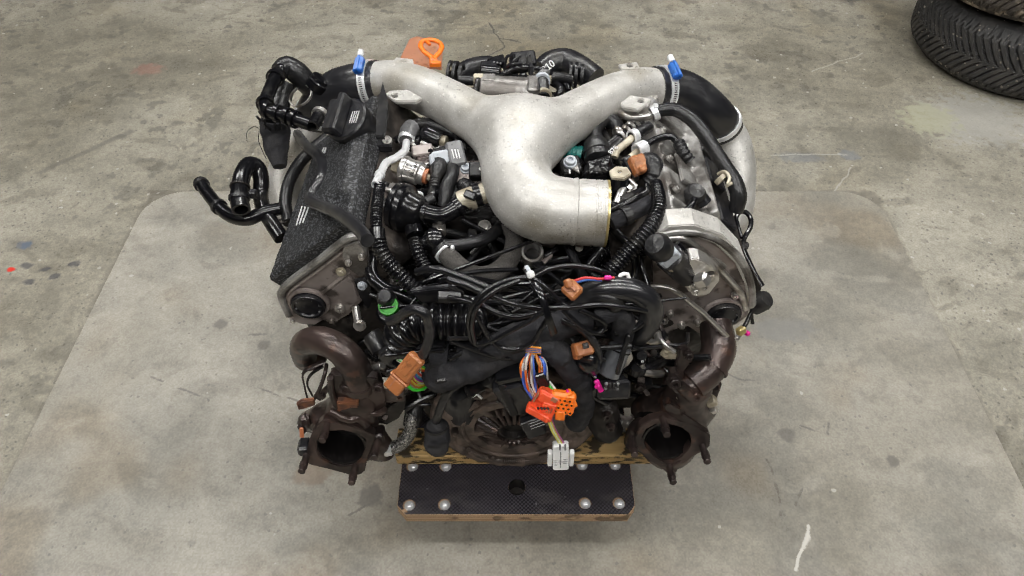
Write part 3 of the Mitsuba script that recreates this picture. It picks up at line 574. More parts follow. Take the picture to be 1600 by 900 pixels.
part('outlet', lathe(mo - mx * .02, mx, [(0, .0465), (.018, .0475), (.022, .0495), (.0245, .0495), (.026, .0475), (.032, .0485), (.050, .0485), (.0505, .0478), (.052, .0478), (.0525, .0485), (.060, .0485), (.0605, .0478), (.0625, .0478), (.063, .0485), (.066, .0485), (.068, .047), (.068, .043), (.0, .042)], 48, loop=True), 'm_cast', 'open round mouth of the Y pipe', parent=yp)
part('seal_ring', lathe(mo + mx * .0465, mx, [(0, .044), (0, .0488), (.0035, .0488), (.0035, .044)], 40, loop=True), 'm_brass', 'thin yellow brass ring at the mouth', parent=yp)
part('seam', tube([(-.029,.8427,.675),(-.0097,.8261,.664),(.0144,.8097,.657),(.0479,.7997,.652),(.0764,.7939,.651),(.1068,.7908,.65)], .0012, sides=6), 'm_cast', parent=yp)
part('boss', cyl((.099,.7776,.655), (.1003,.782,.64), .006), 'm_cast', parent=yp)
st0, st1 = V(*(-.0242,.8576,.69)), V(*(-.0512,.8502,.685))
stub = part('stub', lathe(st0, st1 - st0, [(0, .017), (.03, .0155), (.036, .0165), (.055, .0155), (.06, .014)]), 'm_beige', 'stained beige side stub of the Y pipe', parent=yp)
def tab(pts, hole, fold=None):
    k = part('mounting_tab', slab(pts, .006, [(hole, .0055)], towards=(0, -.3, .95), rnd=.002), 'm_cast', 'flat pale mounting tab with a hole on the Y pipe', parent=yp)
    part('clip_nut', bbox(V(*hole) - V(0, 0, .006), (.010, .006, .004)), 'm_dark', parent=yp)
    if fold is not None: part('tab_rib', slab(fold, .006, towards=(0, -.9, .3)), 'm_cast', parent=yp)
tab([(-.2092,1.0553,.728),(-.2039,1.0647,.728),(-.1722,1.0666,.728),(-.147,1.0442,.728),(-.1566,1.0332,.728),(-.1902,1.035,.728)], (-.1928,1.0497,.728), [(-.1911,1.0392,.724),(-.1554,1.0392,.724),(-.1643,1.0656,.7),(-.1765,1.0582,.7),(-.1895,1.049,.71)])
tab([(-.212,1.1614,.722),(-.2048,1.1782,.722),(-.1748,1.1719,.722),(-.1706,1.149,.722),(-.2094,1.1469,.722)], (-.1909,1.1635,.722))
tab([(.1856,1.1552,.722),(.219,1.1635,.722),(.224,1.1388,.722),(.1905,1.1367,.722)], (.2053,1.1511,.722))
tab([(.1771,1.0296,.728),(.1951,1.0516,.728),(.2285,1.0405,.728),(.2229,1.0296,.728),(.204,1.0099,.728),(.181,1.017,.728)], (.21,1.035,.728), [(.1776,1.0301,.724),(.2052,1.0157,.724),(.2071,1.0434,.7),(.1872,1.0471,.7)])

# rubber elbows, clamps, alloy turbo pipes
def clamp(pts, f, r, w=.012, name='hose_clamp', screw=None, m='m_zinc', scol='m_blue', parent=E, lab=None):
    c, t = at(pts, f)
    k = part(name, ring_band(c, t, r, w), m, lab, parent=parent)
    if screw is not None:
        s = unit(np.cross(t, np.cross(screw, t))); e = np.cross(t, s)
        part('screw_housing', bbox(c + s * (r + .006), (w * 1.25, .030, .013), np.stack([t, e, s], 1), .003), scol, parent=k)
        part('screw', cyl(c + s * (r + .007) + e * .012, c + s * (r + .007) + e * .024, .0045), 'm_zinc', parent=k)
    return k
EL = [(-.2398,1.1766,.67),(-.282,1.1839,.66),(-.3215,1.1945,.645),(-.3572,1.1945,.62),(-.3804,1.1965,.59),(-.39,1.1999,.57)]
ER = [(.2526,1.1508,.672),(.2929,1.1642,.662),(.328,1.1649,.648),(.3618,1.1582,.625),(.3906,1.1646,.595),(.4068,1.1709,.57)]
for pts, w in ((EL, 'left'), (ER, 'right')):
    el = part('rubber_elbow', tube(pts, [.041, .0405, .038, .036, .034, .0335] if w == 'left' else [.0415, .041, .0395, .038, .0365, .036], sides=30), 'm_elbow', f'thick smooth black rubber elbow on the {w} arm of the Y pipe', smooth=60)
    c, t = at(pts, .10)
    k = part('hose_clamp', ring_band(c, t, .0425, .014), 'm_zinc', f'perforated steel clamp with blue screw housing on the {w} elbow')
    up = unit(V(0, .35, 1) - t * (V(0, .35, 1) @ t)); e = unit(np.cross(t, up)); e = e if e[1] > 0 else -e
    dirs = unit(up * .8 - e * .6); ee = unit(np.cross(t, dirs)); ee = ee if ee[2] > 0 else -ee
    part('screw_housing', bbox(c + dirs * .0505, (.017, .033, .013), np.stack([t, ee, dirs], 1), .003), 'm_blue', 'bright blue plastic screw housing', parent=k)
    part('screw_rib', bbox(c + dirs * .0572, (.005, .033, .005), np.stack([t, ee, dirs], 1), .001), 'm_blue', parent=k)
    part('screw', cyl(c + dirs * .053 + ee * .018, c + dirs * .053 + ee * .031, .0055), 'm_white', parent=k)
    for g in np.linspace(-1.9, .9, 30):
        q = c + (dirs * math.cos(g - 1.3) - ee * math.sin(-(g - 1.3))) * .0459
    for j in range(20):
        g = .45 + j * .085; q = c + (dirs * math.cos(g) - ee * math.sin(g)) * .0440; rr_ = unit(q - c)
        part('slot', bbox(q, (.006, .0014, .0008), np.stack([t, np.cross(rr_, t), rr_], 1), .0002), 'm_dark', parent=k)
    c, t = at(pts, .90); part('hose_clamp', ring_band(c, t, .0355 if w == 'left' else .038, .010), 'm_zinc', f'plain steel band at the lower end of the {w} rubber elbow')
TL = [(-.388,1.2012,.575),(-.4057,1.1819,.55),(-.4286,1.1447,.52),(-.4382,1.1039,.49),(-.4294,1.0636,.46),(-.4032,1.0306,.42)]
TR = [(.4035,1.1722,.575),(.4216,1.1615,.55),(.4328,1.1348,.52),(.4345,1.1039,.49),(.4312,1.0728,.46),(.4069,1.0306,.42)]
part('turbo_pipe', tube(TL, [.032, .034, .036, .037, .036, .034], sides=26), 'm_cast', 'dull grey alloy pipe running down the left side', smooth=60)
part('turbo_pipe', tube(TR, [.034, .036, .0365, .036, .035, .034], sides=26), 'm_cast', 'dull grey alloy pipe running down the right side', smooth=60)

# ---- clutch and flywheel
CC = V(0.004, .69, .30)
def disc_poly(R, teeth=0):
    return sg.Point(0, 0).buffer(R, 48)
def vplate(poly, y0, th, bev=.0015):
    m = trimesh.creation.extrude_polygon(poly, th, engine='earcut'); v = np.array(m.vertices)
    return trimesh.Trimesh(np.stack([v[:, 0] + CC[0], y0 + th - v[:, 2], v[:, 1] + CC[2]], 1), m.faces, process=False)
fw = part('flywheel', lathe(CC + V(0, .024, 0), (0, -1, 0), [(0, .13), (.0, .146), (.018, .148), (.021, .145), (.021, .05), (.015, .05), (.015, 0)], 64), 'm_clutch', 'dark brown flywheel')
windows = []
for k in range(6):
    g0 = k * math.pi / 3 + .26 - math.pi / 2
    gs = np.linspace(g0 - .40, g0 + .40, 12)
    windows.append(sg.Polygon([(r * math.cos(g), r * math.sin(g)) for r, G in ((.068, gs), (.050, gs[::-1])) for g in G]).buffer(.002))
outer = disc_poly(.131)
for k in range(18):
    g = k * 2 * math.pi / 18 + .1; outer = outer.difference(sg.Point(.136 * math.cos(g), .136 * math.sin(g)).buffer(.007 if k % 3 else .010))
for k in range(6):
    g = k * math.pi / 3 + .05; outer = outer.difference(sg.Polygon([(r * math.cos(h), r * math.sin(h)) for r, h in ((.098, g - .12), (.112, g - .10), (.112, g + .10), (.098, g + .12))]))
pc = outer.difference(disc_poly(.046))
for w in windows: pc = pc.difference(w)
cl = part('clutch_cover', join(vplate(pc, CC[1] - .012, .014), ), 'm_clutch', 'dirty brown clutch pressure plate with slotted rim', smooth=False)
def f_rim(p):
    q = p - CC; r = np.hypot(q[:, 0], q[:, 2]); g = np.arctan2(q[:, 2], q[:, 0])
    d = np.hypot(r - .118, (q[:, 1] + .008)) - (.009 + .0025 * np.cos(g * 18 + 1))
    e = np.hypot(r - .090, (q[:, 1] + .013)) - .0045
    return np.minimum(d, e)
part('rim', net(f_rim, CC - V(.145, .03, .145), CC + V(.145, .03, .145), .003), 'm_clutch', parent=cl)
part('pressure_ring', lathe(CC + V(0, .012, 0), (0, -1, 0), [(0, .05), (0, .1), (.008, .1), (.008, .05)], 48, loop=True), 'm_dark', parent=cl)
for k in range(24):
    g = k * 2 * math.pi / 24; c, s = math.cos(g), math.sin(g); tz = V(-s, 0, c)
    q0 = CC + V(c * .030, -.020, s * .030); q1 = CC + V(c * .066, -.002, s * .066)
    part('spring_finger', tube([q0, q0 * .5 + q1 * .5 - V(0, .001, 0), q1], [.0030, .0042, .0054], sides=8), 'm_iron', 'dark steel spring finger of the clutch', parent=cl)
part('release_hub', lathe(CC + V(0, .004, 0), (0, -1, 0), [(0, .031), (.018, .031), (.020, .029), (.020, .024), (.008, .022), (.008, .008), (.004, 0)], 36), 'm_dark', parent=cl)
for k in range(12):
    g = k * math.pi / 6 + .15; part('rivet', lathe(CC + V(math.cos(g) * .105, -.013, math.sin(g) * .105), (0, -1, 0), [(0, .0055), (.003, .005), (.0045, .003), (.005, 0)], 14), 'm_clutch', parent=cl)
for g in (-2.25, -1.57, -.9, 2.35, .5):
    q = CC + V(math.cos(g) * .104, -.016, math.sin(g) * .104); tz = V(-math.sin(g), 0, math.cos(g))
    part('coil_spring', tube([q - tz * .02, q, q + tz * .02], .0058, corr=(.0036, .0022), sides=12), 'm_clutch', parent=cl)

# starter bulge and bell dome
part('starter_nose', lathe(V(*(-.0871,.705,.3403)), V(0, -.2, 1), [(-.02, .034), (.03, .034), (.06, .030), (.07, .022), (.073, 0)], 30), 'm_satin', 'dark grey dome beside the clutch')
part('boss', net(lambda p: smin(.02, d_cap(p, V(*(-.033,.72,.3571)), V(*(-.1123,.73,.3324)), .035), d_cap(p, V(*(.1596,.72,.2967)), V(*(.0662,.72,.3532)), .03)), (-.2, .64, .30), (.22, .8, .52), .005), 'm_clutch')

# ---- exhaust side, left turbo
TL0 = [-.278, .62, .347]
xp = [(-.337,.722,.4533),(-.3322,.715,.4847),(-.3189,.708,.5086),(-.2918,.697,.5259),(-.2614,.68,.5273),(-.2435,.668,.5078),(-.2376,.662,.4777),(-.2386,.66,.4563)]
part('exhaust_elbow', tube(xp, [.020, .0205, .021, .022, .0225, .0235, .0245, .025], sides=26), 'm_iron', 'heat darkened brown exhaust elbow on the left side', smooth=60)
part('exhaust_port', net(lambda p: smin(.02, d_cap(p, V(*(-.3483,.76,.3915)), V(*(-.3406,.745,.4367)), .024), d_cap(p, V(*(-.3416,.76,.4133)), V(*(-.3616,.82,.3339)), .026)), (-.42, .66, .40), (-.25, .86, .58), .004), 'm_iron')
def f_turbo_l(p):
    d = d_cap(p, V(*(-.2466,.672,.4279)), V(*(-.2681,.672,.3716)), .034)
    d = smin(.03, d, d_cap(p, V(*(-.2662,.67,.3551)), V(*(-.2865,.655,.2974)), .043, .050))
    d = smin(.02, d, d_cap(p, V(*(-.3174,.67,.3511)), V(*(-.3472,.675,.331)), .024, .018))
    d = smin(.02, d, d_cap(p, V(*(-.2367,.67,.2717)), V(*(-.2331,.68,.2205)), .022))
    d = smin(.02, d, d_box(p, V(*(-.2477,.652,.4028)), (.025, .012, .02), rnd=.004))
    d = smin(.02, d, d_cap(p, V(*(-.3003,.7,.2202)), V(*(-.3076,.8,.1484)), .055))
    bore = d_cap(p, V(*(-.2628,.58,.4183)), V(*(-.2908,.665,.2802)), .039)
    return np.maximum(d, -bore) + .0022 * (meshkit.noise(p * 90, 11) - .5)
tl = part('turbocharger', net(f_turbo_l, (-.42, .58, .22), (-.17, .88, .52), .0035), 'm_iron', 'rusty brown left turbocharger with open three cornered outlet')
fl = [(-.3019,.6343,.4004),(-.2774,.6322,.3924),(-.2475,.63,.3843),(-.2224,.6256,.3679),(-.2303,.6189,.3429),(-.2402,.6128,.3201),(-.248,.6042,.2881),(-.2566,.6018,.2792),(-.273,.6014,.2777),(-.3069,.605,.291),(-.3406,.6081,.3028),(-.3428,.6136,.323),(-.3331,.6212,.3513),(-.3264,.6256,.3679),(-.3127,.6314,.3897)]
bore = [(-.3203,.6215,.3527),(-.312,.6252,.3666),(-.2951,.6278,.3761),(-.2732,.6282,.3775),(-.2512,.6263,.3707),(-.2391,.623,.3583),(-.2414,.6174,.3373),(-.2513,.6116,.3158),(-.2648,.6077,.3013),(-.2791,.607,.2984),(-.2999,.6081,.3028),(-.3162,.6116,.3158),(-.322,.6166,.3344)]
part('outlet_flange', slab(fl, .016, [bore], rnd=.006, towards=(0, -1, .2)), 'm_iron', 'flat iron flange around the left outlet', parent=tl)
fn = V(0, -.966, .259)
part('bore', tube([np.mean(bore, 0) - fn * .002, np.mean(bore, 0) - fn * .05], .0365, sides=30, hollow=0), 'm_dark', parent=tl) if False else None
for c_, p_ in ((np.mean(bore, 0), E),):
    part('liner', lathe(c_ + V(0, .004, 0), -fn, [(.06, 0), (.06, .035), (0, .0385), (0, .0425), (.062, .0425), (.062, 0)], 36), 'm_bore', 'sooty black inside of the left outlet', parent=tl)
def stud(c, L=.036, r=.0058, parent=tl):
    c = V(*c); k = part('stud', join(cyl(c - fn * .004, c + fn * L, r), lathe(c + fn * L * .45, fn, [(0, r * 1.18), (L * .25, r * 1.18)])), 'm_iron', parent=parent)
for q in [(-.2973,.6314,.3897),(-.3407,.6136,.323),(-.2631,.6066,.2969),(-.2197,.6219,.3541)]: stud(q)
part('lug', bbox((-.3468,.63,.3236), (.02, .02, .03), basis(V(.1, -1, .3)), .004), 'm_satin', parent=tl)
part('lug', bbox((-.2245,.645,.3394), (.024, .02, .03), basis(V(.1, -1, .3)), .004), 'm_iron', parent=tl)
part('rust_patch', slab([(-.2731,.637,.4444),(-.2387,.637,.448),(-.2461,.637,.3999),(-.2618,.637,.398),(-.278,.637,.4169)], .012, rnd=.002), 'm_rust', 'orange rust patch on the left turbine housing', parent=tl)
part('weld_rib', tube([(-.2882,.635,.4201),(-.2637,.63,.4111),(-.2596,.628,.403),(-.2352,.63,.3843)], .006, wob=.6), 'm_iron', parent=tl)
ff = part('inlet_flange', slab([(-.2746,.648,.5059),(-.2514,.648,.5009),(-.2039,.648,.4943),(-.1973,.648,.4546),(-.2031,.648,.409),(-.219,.648,.3977),(-.2622,.648,.4053),(-.2771,.648,.4202),(-.279,.648,.4546)], .014, rnd=.005), 'm_iron', 'dark flange joining the left exhaust elbow to the turbocharger', parent=tl)
part('lip', tube([(-.2739,.645,.5019),(-.2785,.643,.4532),(-.2718,.642,.4221),(-.2451,.642,.4109),(-.2129,.642,.4072),(-.2016,.643,.4168)], .005), 'm_iron', parent=tl)
for q in [(-.2556,.645,.473),(-.2052,.645,.4747)]: part('bolt', bolt(q, (0, -.9, .4), .0075), 'm_iron', parent=tl)
part('seam_ring', ring_band(V(*(-.2383,.661,.4653)), V(.1, -.2, -1), .026, .004), 'm_iron', parent=tl)
part('heat_shield', slab([(-.209,.66,.3903),(-.1681,.66,.4313),(-.1755,.66,.3903),(-.1893,.66,.3611),(-.2097,.66,.3431),(-.2301,.66,.3512),(-.2417,.66,.3807)], .004, rnd=.003), 'm_dark')
part('bracket', slab([(-.1983,.652,.4662),(-.1679,.652,.4539),(-.171,.652,.4251),(-.202,.652,.4214)], .005, [((-.1769,.652,.4361), .003)]), 'm_iron')
lv = part('actuator_lever', slab([(-.3383,.64,.4362),(-.3293,.64,.4452),(-.3087,.64,.4488),(-.3099,.64,.4325),(-.3303,.64,.4215),(-.3388,.64,.4196)], .005, [((-.3324,.64,.4307), .0028)]), 'm_rust', 'rusty lever arm with a hole sticking out at the left')
part('actuator_rod', tube([(-.3142,.645,.4358),(-.2968,.65,.4674),(-.2856,.66,.494),(-.2884,.68,.4864)], .003), 'm_iron')
part('heat_plate', slab([(-.3172,.66,.424),(-.288,.66,.4598),(-.2893,.66,.4421),(-.3091,.66,.4129)], .004), 'm_iron')
part('bent_strap', tube([(-.2889,.68,.4948),(-.3067,.675,.4899),(-.3237,.67,.48),(-.3276,.665,.4472),(-.3274,.66,.424)], .0045, flat=.35), 'm_iron')
part('bent_strap', tube([(-.2941,.68,.483),(-.3128,.67,.4749),(-.3218,.665,.456),(-.3178,.66,.4313)], .003, flat=.5), 'm_dark')
part('nut', bolt((-.2956,.645,.4537), (0, -1, .2), .005, hexa=True), 'm_iron'); part('nut', bolt((-.3382,.655,.3672), (-1, -.3, 0), .010, hexa=True), 'm_iron')
part('clip', rodbox((-.3447,.64,.3679), (-.345,.63,.3525), .007, .004), 'm_copper', 'copper coloured clip end beside the left turbocharger')
part('clip', rodbox((-.3489,.645,.3676), (-.3428,.64,.3519), .01, .006), 'm_iron')
BH = [(-.2271,.665,.2538),(-.2091,.668,.2552),(-.1897,.672,.2704),(-.1783,.68,.2894),(-.1746,.69,.313),(-.1742,.71,.3123)]
part('braided_hose', tube(BH, .0118, corr=(.006, .0012)), 'm_braid', 'steel braided hose from the left turbocharger')
part('hose_end', cyl(BH[0], (-.2136,.667,.2547), .0135), 'm_zinc', 'shiny crimped end of the braided hose')
part('hose_end', cyl((-.2418,.668,.2485), (-.2275,.666,.252), .010), 'm_steel')
part('sleeve', tube([(-.1749,.688,.2974),(-.1723,.7,.3115),(-.1708,.72,.3214)], .016), 'm_rubber')

# ---- exhaust side, right turbo
xr = [(.3237,.745,.5089),(.3245,.725,.5015),(.3243,.705,.4945),(.3156,.688,.4822),(.2998,.672,.4721),(.2814,.66,.4633)]
part('exhaust_elbow', tube(xr, [.025, .0265, .027, .026, .0255, .025], sides=26), 'm_iron', 'heat browned exhaust elbow on the right side', smooth=60)
c, t = at(xr, .66); part('weld_ring', ring_band(c, t, .0265, .006, .002), 'm_iron')
def f_turbo_r(p):
    d = d_cap(p, V(*(.2851,.672,.4423)), V(*(.2787,.672,.3716)), .034)
    d = smin(.03, d, d_cap(p, V(*(.2784,.67,.359)), V(*(.2682,.655,.3016)), .042, .050))
    d = smin(.02, d, d_cap(p, V(*(.2402,.69,.3593)), V(*(.2272,.7,.3279)), .026, .022))
    d = smin(.02, d, d_cap(p, V(*(.3089,.665,.363)), V(*(.328,.68,.3552)), .016))
    d = smin(.02, d, d_cap(p, V(*(.2849,.7,.2202)), V(*(.2948,.8,.1484)), .055))
    d = smin(.015, d, d_cap(p, V(*(.2112,.65,.3474)), V(*(.2093,.655,.2974)), .017))
    bore = d_cap(p, V(*(.2367,.58,.4221)), V(*(.27,.665,.2846)), .039)
    return np.maximum(d, -bore) + .0022 * (meshkit.noise(p * 90, 13) - .5)
tr = part('turbocharger', net(f_turbo_r, (.14, .58, .22), (.42, .88, .52), .0035), 'm_iron', 'rusty brown right turbocharger with open oval outlet')
fr = [(.2001,.6241,.3624),(.2061,.6304,.3857),(.2212,.634,.3991),(.2411,.6354,.4044),(.2663,.634,.3991),(.2922,.6314,.3897),(.3222,.6256,.3679),(.3249,.6189,.3429),(.3131,.6155,.3302),(.2997,.6128,.3201),(.2794,.6062,.2954),(.277,.6022,.2806),(.264,.6022,.2806),(.2493,.6062,.2954),(.2186,.6136,.323),(.2041,.6185,.3415)]
br2 = [(.2115,.6241,.3624),(.217,.6289,.3802),(.2313,.6318,.391),(.2529,.6318,.391),(.2745,.6296,.3829),(.2898,.626,.3693),(.2943,.6212,.3513),(.2882,.6166,.3344),(.2786,.6124,.3187),(.2681,.6097,.3086),(.2543,.6097,.3086),(.2358,.6132,.3216),(.2199,.6185,.3415)]
part('outlet_flange', slab(fr, .016, [br2], rnd=.006, towards=(0, -1, .2)), 'm_iron', 'flat iron flange around the right outlet', parent=tr)
part('liner', lathe(np.mean(br2, 0) + V(0, .004, 0), -fn, [(.06, 0), (.06, .035), (0, .0385), (0, .0425), (.062, .0425), (.062, 0)], 36), 'm_bore', 'sooty black inside of the right outlet', parent=tr)
for q in [(.2414,.6347,.4017),(.1951,.6234,.3597),(.3132,.6193,.3443),(.264,.607,.2984)]: stud(q, parent=tr)
part('inlet_flange', slab([(.2393,.652,.4953),(.2504,.652,.4986),(.2694,.652,.468),(.2911,.652,.4575),(.3032,.652,.4361),(.2972,.652,.414),(.2812,.652,.4122),(.2669,.652,.4361),(.2442,.652,.4645)], .016, rnd=.004), 'm_iron', 'dark bolted flange at the right exhaust elbow', parent=tr)
part('strap', slab([(.2515,.672,.5331),(.2625,.672,.5362),(.275,.672,.5203),(.2718,.672,.5057),(.2647,.668,.4862),(.2694,.66,.4633),(.2543,.66,.4702),(.2503,.672,.5057)], .010, rnd=.003), 'm_iron', parent=tr)
part('bridge', tube([(.2543,.647,.4821),(.2689,.645,.4643),(.282,.645,.4466)], .009), 'm_iron', parent=tr)
for q, r in zip([(.246,.646,.4904),(.2858,.646,.454),(.2653,.668,.5272),(.3238,.672,.4423)], (.0085, .0075, .006, .006)): part('bolt', bolt(q, (0, -.9, .4), r, r * 1.3), 'm_iron', parent=tr)
part('edge_plate', slab([(.2374,.64,.4325),(.2464,.64,.4398),(.2675,.64,.4215),(.2713,.64,.399),(.2437,.64,.4178)], .012, rnd=.002), 'm_iron', parent=tr)
part('edge_plate', slab([(.2692,.635,.4069),(.2713,.635,.4182),(.3171,.63,.3765),(.3232,.63,.3565),(.2964,.63,.3765)], .014, rnd=.002), 'm_iron', parent=tr)
part('rust_patch', slab([(.2582,.648,.4421),(.2685,.645,.4322),(.2877,.643,.4131),(.2884,.643,.398),(.2702,.645,.41)], .006), 'm_beige', 'pale flaking rust on the right turbine housing', parent=tr)
part('bracket', slab([(.3112,.68,.4414),(.3281,.68,.4485),(.338,.68,.4307),(.3384,.68,.3786),(.3197,.68,.3976)], .006), 'm_iron')
part('coupling', rodbox((.3187,.67,.3939), (.3311,.67,.4052), .016, .014), 'm_beige', 'pale brassy fitting beside the right turbocharger')
part('coupling', rodbox((.3269,.665,.3902), (.3348,.665,.3825), .016, .012), 'm_steel')
part('support_arm', slab([(.2256,.675,.5163),(.2297,.675,.5275),(.2479,.675,.5227),(.2545,.675,.5065),(.2349,.675,.5065)], .006, [((.2332,.675,.5179), .0035)]), 'm_beige', 'pale metal arm with a bolt hole')
part('oil_line', tube([(.1887,.72,.4832),(.2008,.71,.4829),(.2056,.7,.4761),(.2048,.695,.4624),(.2102,.69,.4554),(.2255,.69,.4484),(.2433,.7,.4344)], .0065), 'm_steel', 'bent bare metal oil line near the right turbocharger')
part('dipstick_rod', tube([(.2007,.7,.5284),(.2156,.69,.5317),(.2225,.69,.538),(.2312,.68,.5352),(.2454,.675,.5259)], .004), 'm_steel')
part('fitting', cyl((.219,.7,.5441), (.2234,.69,.5317), .006), 'm_steel'); part('fitting', cyl((.205,.695,.5285), (.2243,.69,.5254), .0045), 'm_beige')
part('corrugated_pipe', tube([(.1656,.68,.3392),(.1874,.68,.3188),(.2045,.68,.3146),(.2282,.69,.3026)], .008, corr=(.005, .002)), 'm_steel', 'ribbed metal pipe in front of the right turbocharger')
part('corrugated_pipe', tube([(.157,.69,.2984),(.1767,.68,.2936),(.1948,.68,.3021)], .008, corr=(.005, .002)), 'm_braid')

# ---- hoses over the left bank
part('hose', tube([(-.4195,1.187,.5599),(-.393,1.1267,.5834),(-.361,1.0622,.6119),(-.3277,1.0021,.6416),(-.3072,.947,.6598),(-.3049,.9125,.6618),(-.3151,.8967,.6528),(-.3162,.8795,.6518),(-.2892,.8374,.6758),(-.2504,.7836,.7103),(-.2171,.7317,.74),(-.1923,.6875,.7621),(-.181,.6632,.7721)], [.0085, .009, .0095, .0095, .0095, .0095, .0095, .0095, .0095, .0095, .0095, .009, .009], sides=18), 'm_elbow', 'long bent black hose lying over the left valve cover', smooth=60)
part('hose', tube([(-.3368,1.1082,.6),(-.3628,1.0853,.59),(-.3867,1.06,.575),(-.4007,1.0208,.56),(-.3986,.9773,.55),(-.3854,.9399,.545)], .011), 'm_rubber', 'black hose hugging the outer edge of the left valve cover')
hb = part('breather_pipe', tube([(-.4063,1.1705,.7),(-.4127,1.1684,.7),(-.4167,1.1498,.7),(-.4181,1.1097,.7),(-.4175,1.0675,.7),(-.4091,1.0489,.7),(-.3922,1.0398,.7),(-.3711,1.0307,.7),(-.3472,1.0164,.7),(-.3287,1.0075,.7)], [.012, .0125, .012, .0115, .011, .0115, .0105, .0105, .0105, .0105], sides=18), 'm_gloss', 'glossy black angled breather pipe at the upper left', smooth=60)
for f in (.14, .52, .62, .72, .80, .88):
    c, t = at([(-.4063,1.1705,.7),(-.4127,1.1684,.7),(-.4167,1.1498,.7),(-.4181,1.1097,.7),(-.4175,1.0675,.7),(-.4091,1.0489,.7),(-.3922,1.0398,.7),(-.3711,1.0307,.7),(-.3472,1.0164,.7),(-.3287,1.0075,.7)], f)
    part('collar', ring_band(c, t, .0135 if f > .4 else .0145, .007, .0015), 'm_gloss', parent=hb)
part('tee_end', tube([(-.3159,1.0489,.7),(-.321,1.0289,.7),(-.3257,1.0023,.7)], .0105, hollow=1), 'm_gloss', parent=hb)
part('collar', ring_band(V(*(-.3191,1.0361,.7)), V(*(-.3159,1.0489,.7)) - V(*(-.3257,1.0023,.7)), .012, .008, .002), 'm_steel', parent=hb)
part('breather_elbow', tube([(-.4203,1.1825,.69),(-.4099,1.1995,.69),(-.3957,1.1987,.68),(-.3807,1.1965,.66),(-.3683,1.198,.64)], [.016, .019, .021, .021, .020], sides=20), 'm_rubber', 'thick matt black elbow at the upper left', smooth=60)
part('cap_end', lathe(V(*(-.3604,1.1755,.66)), V(*(-.3436,1.1817,.68)) - V(*(-.3604,1.1755,.66)), [(0, .018), (.01, .020), (.016, .020), (.018, .018), (.024, .017), (.026, .012), (.0265, 0)]), 'm_gloss')
part('snap_ring', ring_band(V(*(-.3839,1.1584,.655)), V(*(-.3789,1.1646,.64)) - V(*(-.3895,1.156,.67)), .023, .004), 'm_steel')
part('hose', tube([(-.4176,1.1923,.66),(-.4243,1.1736,.645),(-.4273,1.1436,.635),(-.4277,1.1125,.625)], .019), 'm_rubber')
cs = [(-.4234,1.1088,.64),(-.4263,1.1001,.62),(-.4243,1.0797,.6),(-.4174,1.0464,.58)]
part('torn_sleeve', tube(cs, [.027, .027, .022, .012], sides=20, hollow=-1, wob=.15), 'm_tape', 'torn black fabric sleeve hanging at the left')
for k in range(16):
    g = k * .4; q = V(*(-.4188,1.0984,.65)) + V(math.cos(g) * .024, math.sin(g) * .02, 0)
    part('frayed_strand', tube([q - V(0, 0, .012), q + V(random.uniform(-.008, .008), random.uniform(-.006, .006), random.uniform(.004, .014))], .0022, sides=5), 'm_rubber', parent='engine__torn_sleeve')
part('loose_wire', tube([(-.4552,1.1059,.62),(-.4745,1.1276,.61),(-.4884,1.1257,.6),(-.4869,1.1081,.59)], .0007, sides=5), 'm_dark'); part('loose_wire', tube([(-.4555,1.1021,.62),(-.461,1.0986,.6),(-.4531,1.0834,.59),(-.446,1.0721,.58)], .0007, sides=5), 'm_dark')
# loose coolant hoses at far left
H1 = [(-.5682,1.0434,.55),(-.5421,1.0081,.55),(-.5152,.9756,.55),(-.4864,.9507,.55),(-.4534,.9388,.555),(-.4281,.9496,.56),(-.4015,.9594,.56)]
part('coolant_hose', tube(H1, [.0115, .0115, .0115, .012, .012, .0115, .011], sides=18, hollow=-1), 'm_gloss', 'loose cut black coolant hose reaching out at the far left', smooth=60)
c, t = at(H1, .05); part('hose_clamp', ring_band(c, t, .0125, .008), 'm_satin'); c, t = at(H1, .42); part('hose_clamp', ring_band(c, t, .013, .008), 'm_satin')
H2 = [(-.4548,.9283,.585),(-.4616,.9485,.59),(-.4631,.97,.6),(-.4639,1.0014,.605),(-.4599,1.0304,.6),(-.451,1.034,.59),(-.4449,1.0205,.575),(-.4451,.9999,.56),(-.4343,.9667,.555),(-.414,.9345,.55),(-.393,.9069,.54)]
part('coolant_hose', tube(H2, [.0155, .0155, .0145, .0145, .0145, .0145, .014, .0135, .013, .013, .013], sides=20, hollow=-1), 'm_gloss', 'glossy black hose bent like a crook with its open end facing the viewer', smooth=60)
c, t = at(H2, .10); part('hose_clamp', ring_band(c, t, .0165, .006), 'm_satin'); c, t = at(H2, .17); part('hose_clamp', ring_band(c, t, .0158, .003), 'm_dark')
part('clip', bbox((-.4359,.9518,.6), (.012, .012, .014)), 'm_satin')
part('wire', tube([(-.4022,.941,.55),(-.3921,.9458,.55)], .0018), 'm_dark'); part('wire', tube([(-.4001,.9313,.55),(-.3883,.9377,.55)], .0018), 'm_dark')
# flap shaped black plate between cover and pipe
part('divider_fin', slab([(-.217,1.0883,.73),(-.2019,1.0302,.73),(-.197,.9774,.73),(-.1974,.9374,.73),(-.2102,.9374,.73),(-.2163,.9947,.73),(-.2183,1.0449,.73)], .007, towards=(0, -.5, .8)), 'm_rubber', 'thin upright black rubber fin beside the oil filler cap')
part('bracket', slab([(-.2272,.9883,.69),(-.2109,.9917,.69),(-.2069,.9746,.69),(-.1956,.9848,.69),(-.1934,.9645,.69),(-.2242,.9645,.69)], .012, rnd=.001), 'm_satin'); part('bolt', bolt((-.2017,.977,.692), (0, -.3, 1), .006), 'm_steel')
